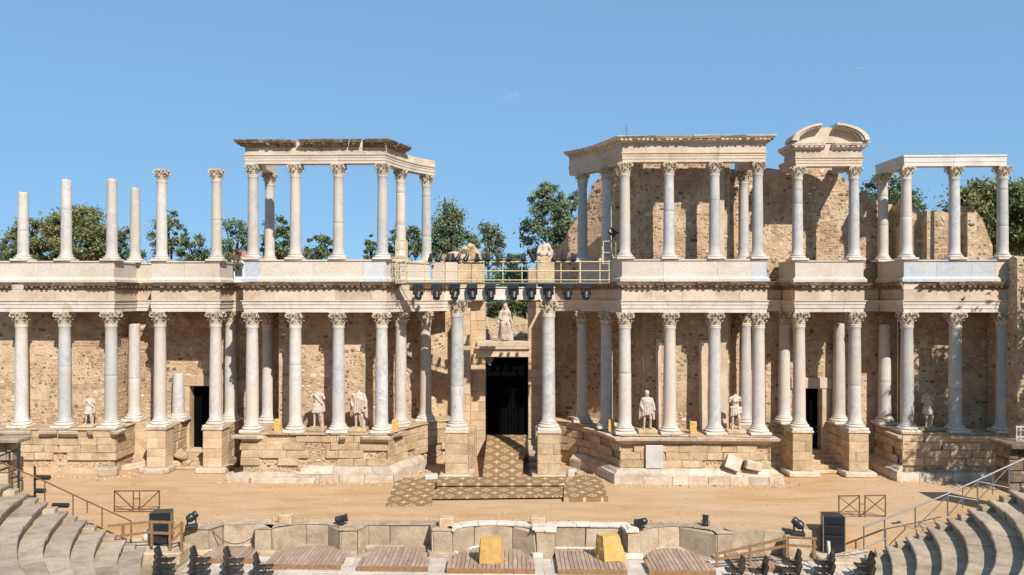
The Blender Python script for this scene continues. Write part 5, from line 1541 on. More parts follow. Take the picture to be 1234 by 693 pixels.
barrier('rusty iron barrier with two crossed panels standing on the sand at right', G(1011, 624, 0), G(1067, 623, 0), 0, .96, 'X')
def speaker_stack(label, px, pxw, pybot, zb, boxes, rz, group):
    x, y = G(px, pybot, zb); d = DC + y; k = d / F
    t = thing('loudspeaker', label, 'loudspeaker', (x, y, zb), group)
    w = pxw * k; z = zb
    for i, hpx in enumerate(boxes):
        h = hpx * k
        mb = MB(); n8 = [(-w * .5, -.25), (w * .5, -.25), (w * .42, .42), (-w * .42, .42)]
        mb.prism(n8, 0, h - .012); mb.xf(Matrix.Translation((x, y, z)) @ Matrix.Rotation(rz, 4, 'Z'))
        c = mb.build('cabinet', 'black', t, shear=False)
        mb = MB(); mb.box(-w * .44, w * .44, -.285, -.252, .04, h - .05, b=.008); mb.xf(Matrix.Translation((x, y, z)) @ Matrix.Rotation(rz, 4, 'Z')); mb.build('grille', 'blackplastic', c, shear=False)
        for s in (-1, 1):
            mb = MB(); mb.box(s * w * .5 - .02, s * w * .5 + .02, -.275, -.18, .0, h - .015); mb.xf(Matrix.Translation((x, y, z)) @ Matrix.Rotation(rz, 4, 'Z')); mb.build('edge_rail', 'steel', c, shear=False)
        z += h
    return t
speaker_stack('black loudspeaker stack behind the brown timber railing at left', 195, 25, 654, -.6, [13, 13, 12], R(10), 'loudspeaker stacks')
speaker_stack('black loudspeaker stack with three cabinets at right', 1003, 25, 664, -.78, [21, 12, 11], R(-6), 'loudspeaker stacks')
def moving_head(label, px, py, z, s, tilt, rz):
    x, y = G(px, py, z); t = thing('moving_light', label, 'spotlight', (x, y, z), 'moving head lights on the stage edge')
    A = Matrix.Translation((x, y, z)) @ Matrix.Rotation(rz, 4, 'Z') @ Matrix.Scale(s, 4)
    mb = MB(); mb.box(-.3, .3, -.22, .22, 0, .16, b=.03); mb.xf(A); mb.build('light_base', 'darkmetal', t, shear=False)
    for q in (-1, 1):
        mb = MB(); mb.box(q * .2 - .04, q * .2 + .04, -.09, .09, .17, .58, b=.02); mb.xf(A); mb.build('yoke_arm', 'black', t, shear=False)
    mb = MB(); mb.lathe([(.12, -.26), (.2, -.2), (.22, .02), (.17, .1), (.19, .26), (.17, .3)], 14); mb.xf(A @ Matrix.Translation((0, 0, .55)) @ Matrix.Rotation(tilt, 4, 'Y')); mb.build('light_head', 'black', t, smooth=True, shear=False)
moving_head('large dark moving light on the grey block left of the rope niche', 231, 636, .1, .8, R(55), R(20))
moving_head('dark moving light on its case left of the right loudspeakers', 962, 645, -.1, .85, R(-50), R(-15))
x, y = G(962, 655, -.3)
mb = MB(); mb.box(x - .42, x + .42, y - .05, y + .6, -1, -.105, b=.04); tag(mb.build('stone_block', 'pulp', shear=False), 'pale block under the right moving light', 'stone')
def can(label, px, py, z, s, tilt, rz):
    x, y = G(px, py, z); t = thing('stage_light', label, 'stage light', (x, y, z), 'small stage lights along the stage edge')
    A = Matrix.Translation((x, y, z)) @ Matrix.Rotation(rz, 4, 'Z') @ Matrix.Scale(s, 4)
    mb = MB(); mb.lathe([(.1, -.28), (.16, -.22), (.16, .2), (.19, .24), (.19, .3)], 12); mb.xf(A @ Matrix.Translation((0, 0, .26)) @ Matrix.Rotation(tilt, 4, 'Y')); mb.build('light_head', 'black', t, smooth=True, shear=False)
    mb = MB(); mb.tube([(0, -.21, .28), (0, -.21, .02), (0, .21, .02), (0, .21, .28)], .025, 5); mb.box(-.15, .15, -.15, .15, 0, .03); mb.xf(A); mb.build('bracket', 'darkmetal', t, shear=False)
can('small black stage light on the pier right of the left curved niche', 411, 632, .06, .9, R(80), .2)
can('small black stage light on the pier left of the right curved niche', 773, 636, .14, .9, R(110), 2.5)
can('tiny stage light on the rim of the right curved niche', 850, 633, .06, .75, R(20), 1.2)
can('small dark stage light at the foot of the right handrail', 1079, 639, -.3, .8, R(90), .4)
# lights on a dark mast at left
ml = -9.4
t = T('lamp_mast', 'thin dark mast with two horizontal cylinder lamps at left', 'lamp mast', X(42, ml), ml, Z(604, X(42, ml), ml))
x = X(42, ml); mb = MB(); mb.tube([(x, ml, Z(605, x, ml)), (x, ml, Z(562, x, ml))], .045); mb.build('mast', 'darkmetal', t, smooth=True)
for py, w, r_ in ((575, 20, .1), (591, 14, .1)):
    z = Z(py, x, ml); mb = MB(); mb.tube([(x + .05, ml - .05, z), (x + .12 , ml - .05, z), (x + w * .033, ml - .05, z)], r_, 10); mb.build('lamp_head', 'black', t, smooth=True)
x = X(73, ml); z = Z(609, x, ml); mb = MB(); mb.tube([(x - .33, ml, z), (x + .33, ml, z)], .1, 10); mb.tube([(x - .2, ml, z), (x - .2, ml, z - .35)], .03); tag(mb.build('stage_light', 'black'), 'black cylinder lamp lying at the top of the left seat ends', 'stage light')

# timber railings
def timber(label, name, pts, posts, group=None, w=.09):
    t = T(name, label, 'railing', pts[0][0][0], pts[0][0][1], -1, group)
    for a, b in pts:
        mb = MB(); mb.bar(a, b, w * .7, w); mb.build('rail', 'railwood', t)
    for a, b in posts:
        mb = MB(); mb.bar(a, b, w, w); mb.build('post', 'railwood', t)
def p3(px, py, yr): x = X(px, yr); return (x, yr, Z(py, x, yr))
ya = -10.3
timber('brown timber railing before the left loudspeakers', 'timber_railing',
       [(p3(130, 634, ya), p3(183, 628.5, ya)), (p3(130, 648, ya), p3(183, 641, ya)), (p3(182, 629, ya), p3(210, 629.5, ya)), (p3(182, 642, ya), p3(210, 643, ya)), (p3(204, 641, ya), p3(219, 631, ya)), (p3(205, 655, ya), p3(219, 640, ya))],
       [(p3(183, 628, ya), p3(183, 658, ya)), (p3(205, 629, ya), p3(205, 664, ya)), (p3(219, 629, ya), p3(219, 667, ya)), (p3(148, 633, ya), p3(148, 645, ya))], 'brown timber railings')
ya = -10.9
timber('light brown timber railing below the right loudspeakers', 'timber_railing',
       [(p3(862, 668, ya), p3(950, 648, ya)), (p3(862, 675, ya), p3(950, 657, ya)), (p3(949, 648, ya), p3(984, 649, ya)), (p3(949, 657, ya), p3(984, 659, ya))],
       [(p3(864, 666, ya), p3(864, 684, ya)), (p3(904, 657, ya), p3(904, 681, ya)), (p3(948, 649, ya), p3(948, 671, ya)), (p3(981, 649, ya), p3(981, 673, ya))], 'brown timber railings')
mb = MB(); mb.tube([p3(999, 690, -11.2), p3(999, 665, -11.2), p3(998, 652, -11.1)], .07, 8); tag(mb.build('pipe', 'new', smooth=True), 'short white pipe standing before the right loudspeakers', 'pipe')
mb = MB(); mb.lathe([(.1, 0), (.13, .05), (.13, .3), (.08, .38)], 10); x, y = G(176, 651, -.6); mb.xf(Matrix.Translation((x, y, -.62))); tag(mb.build('canister', 'new', smooth=True, shear=False), 'small white canister left of the left loudspeakers', 'canister')

# ------------------------------------------------------------------ seating tiers
YC, YE = -6.0, -10.0
def tiers(side, label, nmax):
    t = T('seating_tiers', label, 'seating', AX + side * 17, -12, -1, 'curved stone seating')
    for k in range(nmax):
        xe = 14.35 + .8 * k; r = math.hypot(xe, YC - YE); zt = -.57 + .363 * k
        a0 = math.asin((YC - YE) / r); a1 = R(52); depth = 1.0
        P_ = lambda a, rr: (AX + side * rr * math.cos(a), YC - rr * math.sin(a))
        n = max(2, round((a1 - a0) * r / 1.75)); rr_ = random.Random(k * 3 + (side > 0))
        cuts = [a0] + [a0 + (a1 - a0) * (q + rr_.uniform(-.2, .2)) / n for q in range(1, n)] + [a1]
        for b0, b1 in zip(cuts[:-1], cuts[1:]):
            mb = MB(); m = 6; j = rr_.uniform(-.02, .02); g = .010 / r
            prof = [(r + .05 + j, -1.02), (r + .05 + j, zt - .17), (r + j, zt - .13), (r - .005 + j, zt - .02), (r + .03 + j, zt), (r + depth, zt + .004), (r + depth, -1.02)]
            vs = []
            for q in range(m + 1):
                a = b0 + g + (b1 - b0 - 2 * g) * q / m
                vs += [(*P_(a, rr + rr_.uniform(-.007, .005)), z + (j * .8 if z > -1 else 0) + (rr_.uniform(-.006, .004) if z > -1 else 0)) for rr, z in prof]
            s = len(prof)
            mb.add(vs, [(q * s + i, q * s + (i + 1) % s, (q + 1) * s + (i + 1) % s, (q + 1) * s + i) for q in range(m) for i in range(s)] + [tuple(range(s)), tuple(m * s + i for i in range(s))])
            mb.build('seat_stone', 'seat', t)
        # half step at the end of each row
        if k:
            mb = MB(); zz = zt - .363; rf = r - .40
            c = [P_(a0 + .006, rf), P_(a0 + .006, r + .06), P_(a0 + .62 / r, r + .06), P_(a0 + .62 / r, rf)]
            vs = [(x, y, z) for z in (zz - .02, zz + .18) for x, y in c]; mb.cham(vs, .02); mb.build('half_step', 'seat', t)
    return t
TL = tiers(-1, 'curved grey stone seat rows at lower left', 10)
tiers(1, 'curved grey stone seat rows at lower right', 11)
bowl = MB(); prof_ = []
for k in range(0, 40):
    r0 = math.hypot(14.35 + .8 * k, 4.0); zt = -.57 + .363 * k
    prof_ += [(r0, zt - .363), (r0, zt)]
n = 48; vs = []
for q in range(n + 1):
    a = R(52.3) + R(180 - 104.6) * q / n
    vs += [(AX + r0 * math.cos(a), YC - r0 * math.sin(a), z) for r0, z in prof_]
m = len(prof_)
bowl.add(vs, [(q * m + i, (q + 1) * m + i, (q + 1) * m + i + 1, q * m + i + 1) for q in range(n) for i in range(m - 1)])
for side in (-1, 1):
    n = 20; vs = []; pr_ = prof_[22:]
    for q in range(n + 1):
        for r0, z in pr_:
            a0 = math.asin(4.0 / r0); a = a0 + (R(52.3) - a0) * q / n
            vs.append((AX + side * r0 * math.cos(a), YC - r0 * math.sin(a), z))
    m = len(pr_)
    bowl.add(vs, [(q * m + i, (q + 1) * m + i, (q + 1) * m + i + 1, q * m + i + 1) for q in range(n) for i in range(m - 1)])
bowl.build('seat_rows', 'seat', TL, recalc=False, kind='stuff')
# handrails along the seat ends
def handrail(label, top, posts, mat, braces=(), r=.028, mid=None):
    yr = -9.85
    t = T('handrail', label, 'handrail', X(top[0][0], yr), yr, -.5, 'thin metal handrails beside the seat ends')
    mb = MB(); mb.tube([p3(a, b, yr) for a, b in top], r, 7); mb.build('rail', mat, t, smooth=True)
    if mid: mb = MB(); mb.tube([p3(a, b, yr) for a, b in mid], r * .8, 6); mb.build('rail', mat, t, smooth=True)
    for (px, a, b) in posts:
        mb = MB(); mb.tube([p3(px, a, yr), p3(px, b, yr)], r * .85, 6); mb.build('post', mat, t, smooth=True)
    for (a, b, c, d) in braces:
        mb = MB(); mb.tube([p3(a, b, yr), p3(c, d, yr)], r * .6, 5); mb.build('brace', mat, t, smooth=True)
handrail('thin brown metal handrail descending along the left seat ends', [(-4, 555), (54, 580), (105, 604), (158, 628)], [(12, 563, 588), (54, 580, 606), (88, 596, 623), (105, 604, 618), (123, 612, 635), (158, 628, 655)], 'rust')
handrail('grey metal handrail with crossed bars along the right seat ends', [(1041, 635), (1103, 611), (1142, 595), (1190, 573), (1238, 551)],
         [(1041, 635, 662), (1066, 625, 652), (1103, 611, 637), (1142, 595, 622), (1178, 578, 605), (1216, 561, 590)], 'steel',
         [(1142, 622, 1178, 580), (1142, 597, 1178, 603), (1178, 603, 1216, 563), (1178, 580, 1216, 588), (1103, 636, 1142, 598), (1160, 588, 1160, 612), (1196, 571, 1196, 596)], .034, [(1000, 670), (1041, 660), (1070, 648)])
# masonry at the top of the seat ends
def rubble_pile(label, px0, px1, py0, py1, yr, dep, mat, seed, rows=3, name='masonry'):
    x0, x1 = X(px0, yr), X(px1, yr); z0, z1 = Z(py1, x0, yr), Z(py0, x0, yr)
    t = T(name, label, 'masonry', (x0 + x1) / 2, yr, z0); r = random.Random(seed)
    for k in range(rows):
        za, zb = z0 + (z1 - z0) * k / rows, z0 + (z1 - z0) * (k + 1) / rows; x = x0
        while x < x1 - .1:
            w = min(r.uniform(.4, .9), x1 - x); 
            if x1 - x - w < .2: w = x1 - x
            mb = MB(); mb.box(x + .01, x + w - .01, yr + r.uniform(-.05, .05), yr + dep, za + .01, zb - .01, b=.04); mb.build('stone_block', mat, t); x += w
    return t
rubble_pile('grey stone pier topped with a slab at the left edge, behind the handrail', -14, 14, 534, 556, -8.2, .7, 'seat', 5, 2)
rubble_pile('shaded brown stone wall at the left edge under the grey pier', -14, 9, 556, 600, -8.0, 1.2, 'block', 6, 3)
mb = MB(); x0 = X(-10, -8.4); x1 = X(24, -8.4); mb.box(x0, x1, -8.6, -7.5, Z(534, x1, -8.4), Z(528, x1, -8.4), b=.05); tag(mb.build('stone_slab', 'seat'), 'thick grey slab on the pier at the left edge', 'slab')
t = T('metal_gate', 'dark green metal gate frame at the left edge behind the handrail', 'gate', X(15, -8.7), -8.7, .3)
for a, b in (((11.5, 544), (11.5, 586)), ((22.5, 536), (22.5, 600)), ((-6, 552), (24, 540)), ((12, 577), (22, 574))):
    mb = MB(); mb.tube([p3(a[0], a[1], -8.7), p3(b[0], b[1], -8.7)], .05 if a[0] == 22.5 else .035, 6); mb.build('frame_bar', 'darkmetal', t, smooth=True)
rubble_pile('rough grey stone wall end at the right edge above the handrail', 1216, 1255, 540, 596, -6.5, 1.1, 'cornice', 8, 4)
mb = MB(); x0 = X(1214, -6.6); x1 = X(1256, -6.6); mb.box(x0, x1, -6.9, -5.3, Z(541, x0, -6.6), Z(534, x0, -6.6), b=.06); tag(mb.build('stone_slab', 'cornice'), 'thick slab on the rough stone wall end at the right edge', 'slab')
t = T('iron_grille', 'ornate white iron grille at the right edge', 'grille', X(1230, -6.2), -6.2, 1.5)
for px in (1225, 1230, 1235, 1240):
    mb = MB(); mb.tube([p3(px, 538, -6.2), p3(px, 513, -6.2)], .022, 5); mb.build('bar', 'new', t)
for py in (514, 526, 537):
    mb = MB(); mb.tube([p3(1224, py, -6.2), p3(1242, py, -6.2)], .02, 5)
    for px in (1227.5, 1232.5): mb.tube([p3(px + 2 * math.cos(a), py + (3 if py < 530 else -3) + 2 * math.sin(a), -6.2) for a in [k * .7 for k in range(10)]], .014, 4)
    mb.build('scroll', 'new', t)
# loose rubble beside the right loudspeakers
for k, (px, py, w, h) in enumerate(((905, 655, 1.0, .5), (922, 652, .8, .45), (938, 655, .9, .5), (1028, 650, .9, .35), (1045, 642, 1.2, .4), (1025, 640, 1.4, .4), (1062, 634, 1.3, .5), (893, 656, .6, .4))):
    loose('rough stone %s' % ['under the timber railing near the right pier', 'second from the right pier behind the timber railing', 'behind the timber railing near the moving light', 'right of the right loudspeakers, front one', 'below the crossed barrier, middle one', 'just behind the right loudspeakers', 'near the right handrail foot', 'touching the right curved niche end'][k], px, py, w, .7, h + .3, rnd.uniform(-20, 20), 0, 'block' if k % 2 else 'pulp', -.75)

# ------------------------------------------------------------------ chairs
def make_chair():
    t = thing('chair', '', 'chair')
    def shell(name, prof, w):
        mb = MB(); vs = []; n = len(prof)
        for (x, z) in prof:
            for k in range(5):
                y = (k / 4 - .5) * w; q = (abs(k - 2) / 2) ** 2
                vs.append((x + (.03 * q if name == 'backrest' else 0), y, z + (.02 * q if name == 'seat' else 0)))
        for (x, z) in prof:
            for k in range(5):
                y = (k / 4 - .5) * w; q = (abs(k - 2) / 2) ** 2
                vs.append((x + (.03 * q - .022 if name == 'backrest' else 0), y, z + (.02 * q - .022 if name == 'seat' else 0)))
        o = n * 5; fs = []
        for i in range(n - 1):
            for k in range(4):
                a = i * 5 + k
                fs += [(a, a + 1, a + 6, a + 5), (o + a, o + a + 5, o + a + 6, o + a + 1)]
            fs += [(i * 5, i * 5 + 5, o + i * 5 + 5, o + i * 5), (i * 5 + 4, o + i * 5 + 4, o + i * 5 + 9, i * 5 + 9)]
        fs += [(0, o, o + 1, 1), (1, o + 1, o + 2, 2), (2, o + 2, o + 3, 3), (3, o + 3, o + 4, 4)]
        e = (n - 1) * 5; fs += [(e + k, e + k + 1, o + e + k + 1, o + e + k) for k in range(4)]
        mb.add(vs, fs); mb.build(name, 'blackplastic', t, smooth=True, shear=False)
    shell('seat', [(-.21, .45), (-.12, .43), (0, .425), (.12, .435), (.2, .45), (.25, .43)], .46)
    shell('backrest', [(-.21, .5), (-.235, .58), (-.27, .7), (-.31, .82), (-.33, .88)], .44)
    for sy in (-1, 1):
        mb = MB(); mb.tube([(.24, sy * .2, .0), (.0, sy * .2, .43), (-.24, sy * .2, .56), (-.33, sy * .2, .86)], .014, 5); mb.build('frame', 'darkmetal', t, smooth=True, shear=False)
        mb = MB(); mb.tube([(-.28, sy * .21, .0), (.12, sy * .21, .42)], .014, 5); mb.build('leg', 'darkmetal', t, smooth=True, shear=False)
    return t
ch = make_chair(); ch.scale = (1.12, 1.12, 1.12); ch['group'] = 'black folding chairs in rows on the orchestra floor'
first = True
ROWS = [('first row from the left', 200, 690, 0, 5), ('second row from the left', 243, 690, 0, 5), ('third row from the left', 283, 691, 0, 5), ('fourth row from the left', 319, 699, 0, 3),
        ('rightmost row', 1040, 697, math.pi, 3), ('second row from the right', 992, 694, math.pi, 3), ('third row from the right', 952, 694, math.pi, 3), ('row under the timber railing', 912, 704, math.pi, 2), ('innermost row at right', 884, 703, math.pi, 2)]
ORD = ['farthest', 'second', 'third', 'fourth', 'fifth']
for lab, px, py, rz, n in ROWS:
    x0, y0 = G(px, py, -1.0)
    sg = 1 if rz == 0 else -1
    for k in range(n):
        loc = (x0 * (1 - .74 * k / (DC + y0)), y0 - .74 * k, -1.0); a = rz + .06 * sg + rnd.uniform(-.06, .06); L_ = 'black folding chair on the orchestra floor, %s one of the %s' % (ORD[k], lab)
        if first: ch.location = loc; ch.rotation_euler = (0, 0, a); ch['label'] = L_; first = False
        else: copy_tree(ch, loc, a, L_)

# ------------------------------------------------------------------ trees and far buildings
def leaves(mb_v, cols, centers, radii, per, size, r, squash=.75):
    n = len(centers)
    c = np.repeat(np.array(centers), per, axis=0); rad = np.repeat(np.array(radii), per)
    d = r.normal(size=(n * per, 3)); d /= np.linalg.norm(d, axis=1)[:, None]
    rr = rad * np.abs(r.normal(0, .62, n * per)) ** .75
    p = c + d * rr[:, None] * np.array([1, 1, squash])
    ax = r.normal(size=(n * per, 3)) + d * .4 + np.array([0, 0, .3]); ax /= np.linalg.norm(ax, axis=1)[:, None]
    b = np.cross(ax, r.normal(size=(n * per, 3))); b /= np.linalg.norm(b, axis=1)[:, None]
    e = np.cross(ax, b); s = (size * .8 * r.uniform(.6, 1.3, n * per))[:, None]
    quads = np.stack([p - b * s * 1.2, p - e * s * .5, p + b * s * 1.2, p + e * s * .5], axis=1)
    mb_v.append(quads.reshape(-1, 3))
    tint = np.repeat(r.uniform(.72, 1.28, n), per) * r.uniform(.7, 1.3, n * per)
    hue = np.repeat(r.uniform(-.12, .12, n), per)
    cols.append(np.stack([tint * (1 + hue), tint, tint * (1 - hue)], axis=1))
def tree(name, label, px, yr, ztop, w, zbot, mat, seed, group, clumps=46, per=150, size=.17, trunk_r=.22, shape='round', density=1.0, world=None):
    x = X(px, yr) if world is None else world[0]; r = np.random.default_rng(seed); ry = random.Random(seed)
    y = (yr - SH * x) if world is None else world[1]
    t = thing(name, label, 'tree', (x, y, 0), group)
    hc = ztop - zbot
    cs, rs = [], []
    for k in range(clumps):
        while True:
            u = r.uniform(-1, 1, 3)
            if np.dot(u, u) < 1: break
        if shape == 'cone': k_ = max(.3, 1 - (u[2] + 1) / 2 * .7); u[0] *= k_; u[1] *= k_
        if r.random() < .55: u = u / max(.3, np.linalg.norm(u)) * r.uniform(.72, .95) if shape != 'cone' else u
        cs.append((x + u[0] * w * .88, y + u[1] * w * .7, zbot + hc / 2 + u[2] * hc / 2 * .92)); rs.append(w * r.choice([.14, .2, .27, .36]) * r.uniform(.85, 1.15) * (1 if shape != 'cone' else .9))
    mv, cl = [], []
    leaves(mv, cl, cs, rs, int(per * density), size, r)
    V = np.concatenate(mv); col = np.concatenate(cl); n = len(V) // 4
    V = V - np.array([x, y, 0])
    me = bpy.data.meshes.new('crown'); me.from_pydata(V.tolist(), [], np.arange(n * 4).reshape(n, 4).tolist())
    at = me.color_attributes.new('col', 'FLOAT_COLOR', 'CORNER'); cc = np.ones((n, 4)); cc[:, :3] = col
    at.data.foreach_set('color', np.repeat(cc, 4, axis=0).ravel()); me.materials.append(M[mat])
    link_mesh('crown', me, t)
    mb = MB(); top = (x + ry.uniform(-.4, .4), y, zbot + hc * .55)
    mb.tube([(x, y, -.2), (x + ry.uniform(-.2, .2), y, zbot * .5), (x + ry.uniform(-.3, .3), y, zbot), top], trunk_r, 8, trunk_r * .35); mb.build('trunk', 'bark', t, shear=False)
    for c in cs[:7]:
        mb = MB(); m_ = Vector(top).lerp(Vector((x, y, zbot)), ry.uniform(.2, 1)); e = Vector(c); mb.tube([m_, m_.lerp(e, .5) + Vector((0, 0, .2)), e], trunk_r * .38, 5, .03); mb.build('limb', 'bark', t, shear=False)
    return t
def tz(py, px, yr): return Z(py, X(px, yr), yr)
TG = 'trees in the garden behind the stage'
TR = [
 ('pine_tree', 'broad olive green tree behind the second and third freestanding shafts', 92, 20, 241, 2.3, 330, 'leaf_olive', 70, 190, .15, 'round', 1.2),
 ('pine_tree', 'olive green tree half behind the shortest freestanding shaft at far left', 42, 22, 262, 2.0, 330, 'leaf_olive', 46, 150, .15, 'round', 1.1),
 ('pine_tree', 'low olive bush at the far left edge', 14, 21, 283, 1.0, 330, 'leaf_dark', 20, 120, .15, 'round', 1),
 ('dark_tree', 'dark green tree behind the gap after the corner shaft of the left wing', 152, 22, 266, 1.3, 330, 'leaf_dark', 30, 150, .15, 'round', 1),
 ('eucalyptus_tree', 'thin blue green tree behind the first upper column with a capital', 203, 24, 249, 1.4, 330, 'leaf_blue', 30, 110, .16, 'round', .8),
 ('eucalyptus_tree', 'low pale green tree between the two freestanding capital columns', 233, 24, 280, 1.2, 330, 'leaf_blue', 22, 110, .16, 'round', .9),
 ('eucalyptus_tree', 'open grey green tree left of the left colonnade corner', 284, 25, 257, 1.5, 330, 'leaf_blue', 28, 110, .16, 'round', .75),
 ('dark_tree', 'dark tree seen between the first and third column of the left colonnade', 335, 22, 259, 1.4, 330, 'leaf_dark', 32, 140, .15, 'round', 1),
 ('round_tree', 'small round green tree under the middle of the left colonnade', 385, 24, 279, 1.2, 330, 'leaf_blue', 26, 140, .15, 'round', 1.1),
 ('dark_tree', 'low dark tree left of the left colonnade corner column', 449, 25, 280, .8, 330, 'leaf_blue', 18, 110, .15, 'round', .9),
 ('dark_tree', 'dark tree between the last columns of the left colonnade', 487, 25, 264, 1.5, 330, 'leaf_dark', 32, 130, .16, 'round', .9),
 ('conifer_tree', 'tall tapering green tree right of the left colonnade end', 543, 26, 236, 2.5, 335, 'leaf_blue', 60, 120, .17, 'cone', 1.1),
 ('conifer_tree', 'lower tree right of the tall tapering tree', 588, 28, 264, 1.6, 335, 'leaf_blue', 30, 110, .17, 'cone', 1.0),
 ('dark_tree', 'distant small dark tree above the middle of the gantry', 622, 34, 300, 1.1, 345, 'leaf_dark', 18, 110, .17, 'round', .8),
 ('eucalyptus_tree', 'tall blue green tree left of the right ruined wall', 658, 16, 214, 1.75, 322, 'leaf_blue', 50, 150, .16, 'round', .85),
 ('eucalyptus_tree', 'leafy tree top touching the ruined wall end at the right colonnade', 684, 19, 218, 1.2, 290, 'leaf_bright', 20, 120, .15, 'round', .9),
 ('bushy_tree', 'bushy green tree seen through the opening above the doorway', 600, 19, 322, 2.2, 385, 'leaf_bright', 36, 160, .14, 'round', 1.2),
 ('bushy_tree', 'dark bushy tree behind the right half of the opening above the doorway', 634, 20, 318, 1.6, 385, 'leaf_dark', 30, 150, .14, 'round', 1.2),
 ('dark_tree', 'dark tree behind the broken pediment and the far right beam', 1068, 20, 206, 2.0, 300, 'leaf_dark', 40, 150, .16, 'round', .9),
 ('dark_tree', 'low dark tree behind the low ruined wall at far right', 1108, 24, 238, 1.1, 300, 'leaf_dark', 20, 120, .16, 'round', .9),
 ('olive_tree', 'large rounded olive green tree at the far right edge', 1196, 14, 214, 2.9, 318, 'leaf_olive', 90, 220, .15, 'round', 1.2),
 ('olive_tree', 'olive green tree top at the right edge of the view', 1245, 12, 208, 2.2, 318, 'leaf_bright', 60, 170, .15, 'round', 1.2),
]
for i, (nm, lab, px, yr, py0, w, py1, mt, cl, per, sz, shp, den) in enumerate(TR):
    tree(nm, lab, px, yr, tz(py0, px, yr), w * 1.22, tz(py1, px, yr), mt, 100 + i, TG, int(cl * 1.5), int(per * 1.0), sz * .92, .2, 'round' if px != 543 else shp, den)
tree('garden_tree', 'tree just outside the right edge whose shadow falls on the right wing', 0, 0, 15.6, 3.7, 5.2, 'leaf_dark', 301, TG, 95, 150, .2, .3, 'round', .8, world=(28.4, -7.4))
def house(label, px, yr, w, d, h, zb, rz=0):
    x = X(px, yr); t = thing('house', label, 'house', (x, yr - SH * x, zb), 'white houses beyond the garden'); y = yr - SH * x
    mb = MB(); mb.box(x - w / 2, x + w / 2, y, y + d, 0, zb + h); mb.build('wall', 'render', t, shear=False)
    mb = MB(); vs = [(x - w / 2 - .3, y - .3, zb + h + .002), (x + w / 2 + .3, y - .3, zb + h + .002), (x + w / 2 + .3, y + d + .3, zb + h + .002), (x - w / 2 - .3, y + d + .3, zb + h + .002), (x - w / 2 - .3, y + d / 2, zb + h + 1.1), (x + w / 2 + .3, y + d / 2, zb + h + 1.1)]
    mb.add(vs, [(0, 3, 2, 1), (0, 1, 5, 4), (2, 3, 4, 5), (0, 4, 3), (1, 2, 5)]); mb.build('roof', 'roof' if px > 100 else 'render', t, shear=False)
    for k in range(max(1, int(w / 2.4))):
        xx = x - w / 2 + w * (k + .5) / max(1, int(w / 2.4)); mb = MB(); mb.box(xx - .5, xx + .5, y - .06, y - .004, zb + h - 2.3, zb + h - .9); f = mb.build('window', 'steel', t, shear=False)
        mb = MB(); mb.box(xx - .4, xx + .4, y - .08, y - .062, zb + h - 2.2, zb + h - 1.0); mb.build('pane', 'winglass', f, shear=False)
house('small white house between the trees left of the left colonnade', 276, 60, 5, 6, 4.5, 10.0)
house('white house behind the left colonnade', 345, 62, 4.5, 6, 4.5, 10.2)
house('low white building at the far left edge', 2, 55, 6, 8, 4.5, 8.5)
# loose gravel on the sand, thickest along the wall feet
r_ = random.Random(12); mb = MB()
def pebble(x, y, s):
    q = r_.uniform(0, 6.28); vs = []
    for k in range(5):
        a = q + 1.2566 * k; vs.append((x + s * r_.uniform(.7, 1.2) * math.cos(a), y + s * r_.uniform(.7, 1.2) * math.sin(a), -.004))
    vs += [(x + (v[0] - x) * .6, y + (v[1] - y) * .6, s * r_.uniform(.5, .9)) for v in vs]
    c = r_.choice(RUBC); mb.add(vs, [(k, (k + 1) % 5, 5 + (k + 1) % 5, 5 + k) for k in range(5)] + [(5, 6, 7, 8, 9)], c)
for k in range(1500):
    x = r_.uniform(-24, 24); y = r_.uniform(-8.3, .2); pebble(x, y, r_.uniform(.012, .04))
for key, o in (('wingL', 1.2), ('mainL', 1.25), ('mainR', 1.25), ('wingR', 1.2)):
    p = Path(PLAN[key])
    for k in range(int(p.len * 16)):
        q = p.at(r_.uniform(0, p.len), o + abs(r_.gauss(0, .35)) - .15); pebble(q.x, q.y, r_.uniform(.02, .075))
for k in range(260):
    u = r_.uniform(0, FP.len); q = FP.at(u, -.5 - abs(r_.gauss(0, .3))); pebble(q.x, q.y, r_.uniform(.015, .05))
o = mb.build('gravel', 'rubble', recalc=False, kind='stuff')
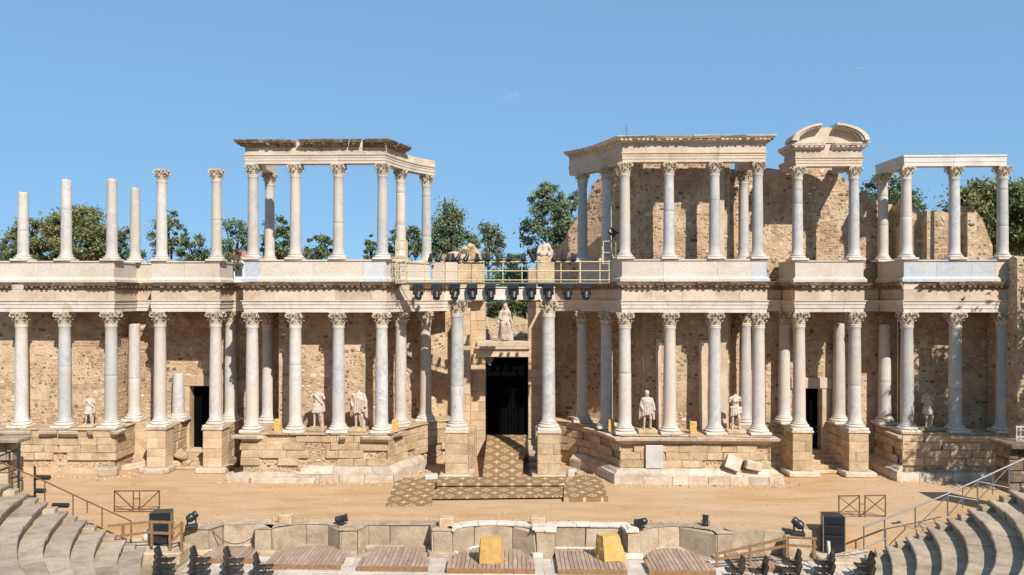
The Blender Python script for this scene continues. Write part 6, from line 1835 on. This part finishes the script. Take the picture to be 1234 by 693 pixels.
# faint small cloud
m = bpy.data.materials.new('thin_cloud'); m.use_nodes = True; nt = m.node_tree; nt.nodes.clear()
ou = nt.nodes.new('ShaderNodeOutputMaterial'); pv = nt.nodes.new('ShaderNodeVolumePrincipled'); tc = nt.nodes.new('ShaderNodeTexCoord')
nz = noise(nt, tc.outputs['Object'], .32, 5, .6)
gr = nt.nodes.new('ShaderNodeVectorMath'); gr.operation = 'MULTIPLY'; gr.inputs[1].default_value = (1 / 9, 1 / 6, 1 / 3.6); nt.links.new(tc.outputs['Object'], gr.inputs[0])
ln = nt.nodes.new('ShaderNodeVectorMath'); ln.operation = 'LENGTH'; nt.links.new(gr.outputs[0], ln.inputs[0])
m1 = nt.nodes.new('ShaderNodeMath'); m1.operation = 'SUBTRACT'; m1.inputs[0].default_value = 1.0; nt.links.new(ln.outputs['Value'], m1.inputs[1])
m2 = nt.nodes.new('ShaderNodeMath'); m2.operation = 'MULTIPLY_ADD'; nt.links.new(nz, m2.inputs[0]); m2.inputs[1].default_value = 2.2; m2.inputs[2].default_value = -1.15
m3 = nt.nodes.new('ShaderNodeMath'); m3.operation = 'MULTIPLY'; nt.links.new(m1.outputs[0], m3.inputs[0]); nt.links.new(m2.outputs[0], m3.inputs[1])
m4 = nt.nodes.new('ShaderNodeMath'); m4.operation = 'MULTIPLY'; m4.use_clamp = True; nt.links.new(m3.outputs[0], m4.inputs[0]); m4.inputs[1].default_value = .35
nt.links.new(m4.outputs[0], pv.inputs['Density']); pv.inputs['Color'].default_value = (1, 1, 1, 1)
nt.links.new(pv.outputs[0], ou.inputs['Volume']); M['cloud'] = m
mb = MB(); mb.lathe([(1, -3.4), (6, -2.4), (9, 0), (6, 2.4), (1, 3.4)], 16); o = mb.build('cloud', 'cloud', shear=False)
o.data.transform(Matrix.Translation((0, 0, -3.4))); o.location = ((613 - 617) / F * 442, 400, H + (358 - 116) * 442 / F); o['kind'] = 'stuff'
# bird
x = X(1041, 10); z = Z(80, x, 10); mb = MB()
mb.add([(0, 0, 0), (.18, .0, .03), (-.14, 0, .03), (0, -.12, .02), (.36, .05, .12), (-.36, .05, .12), (.1, .1, .04), (-.1, .1, .04), (0, .2, .03), (0, 0, .07)], [(0, 1, 9), (0, 9, 2), (1, 4, 6, 9), (2, 9, 7, 5), (9, 6, 8, 7), (0, 3, 1), (0, 2, 3), (3, 9, 1), (3, 2, 9), (0, 6, 8), (0, 8, 7), (1, 6, 4), (2, 5, 7)])
mb.xf(Matrix.Translation((x, 10, z))); tag(mb.build('bird', 'render', shear=False), 'small pale bird high in the sky at upper right', 'bird')
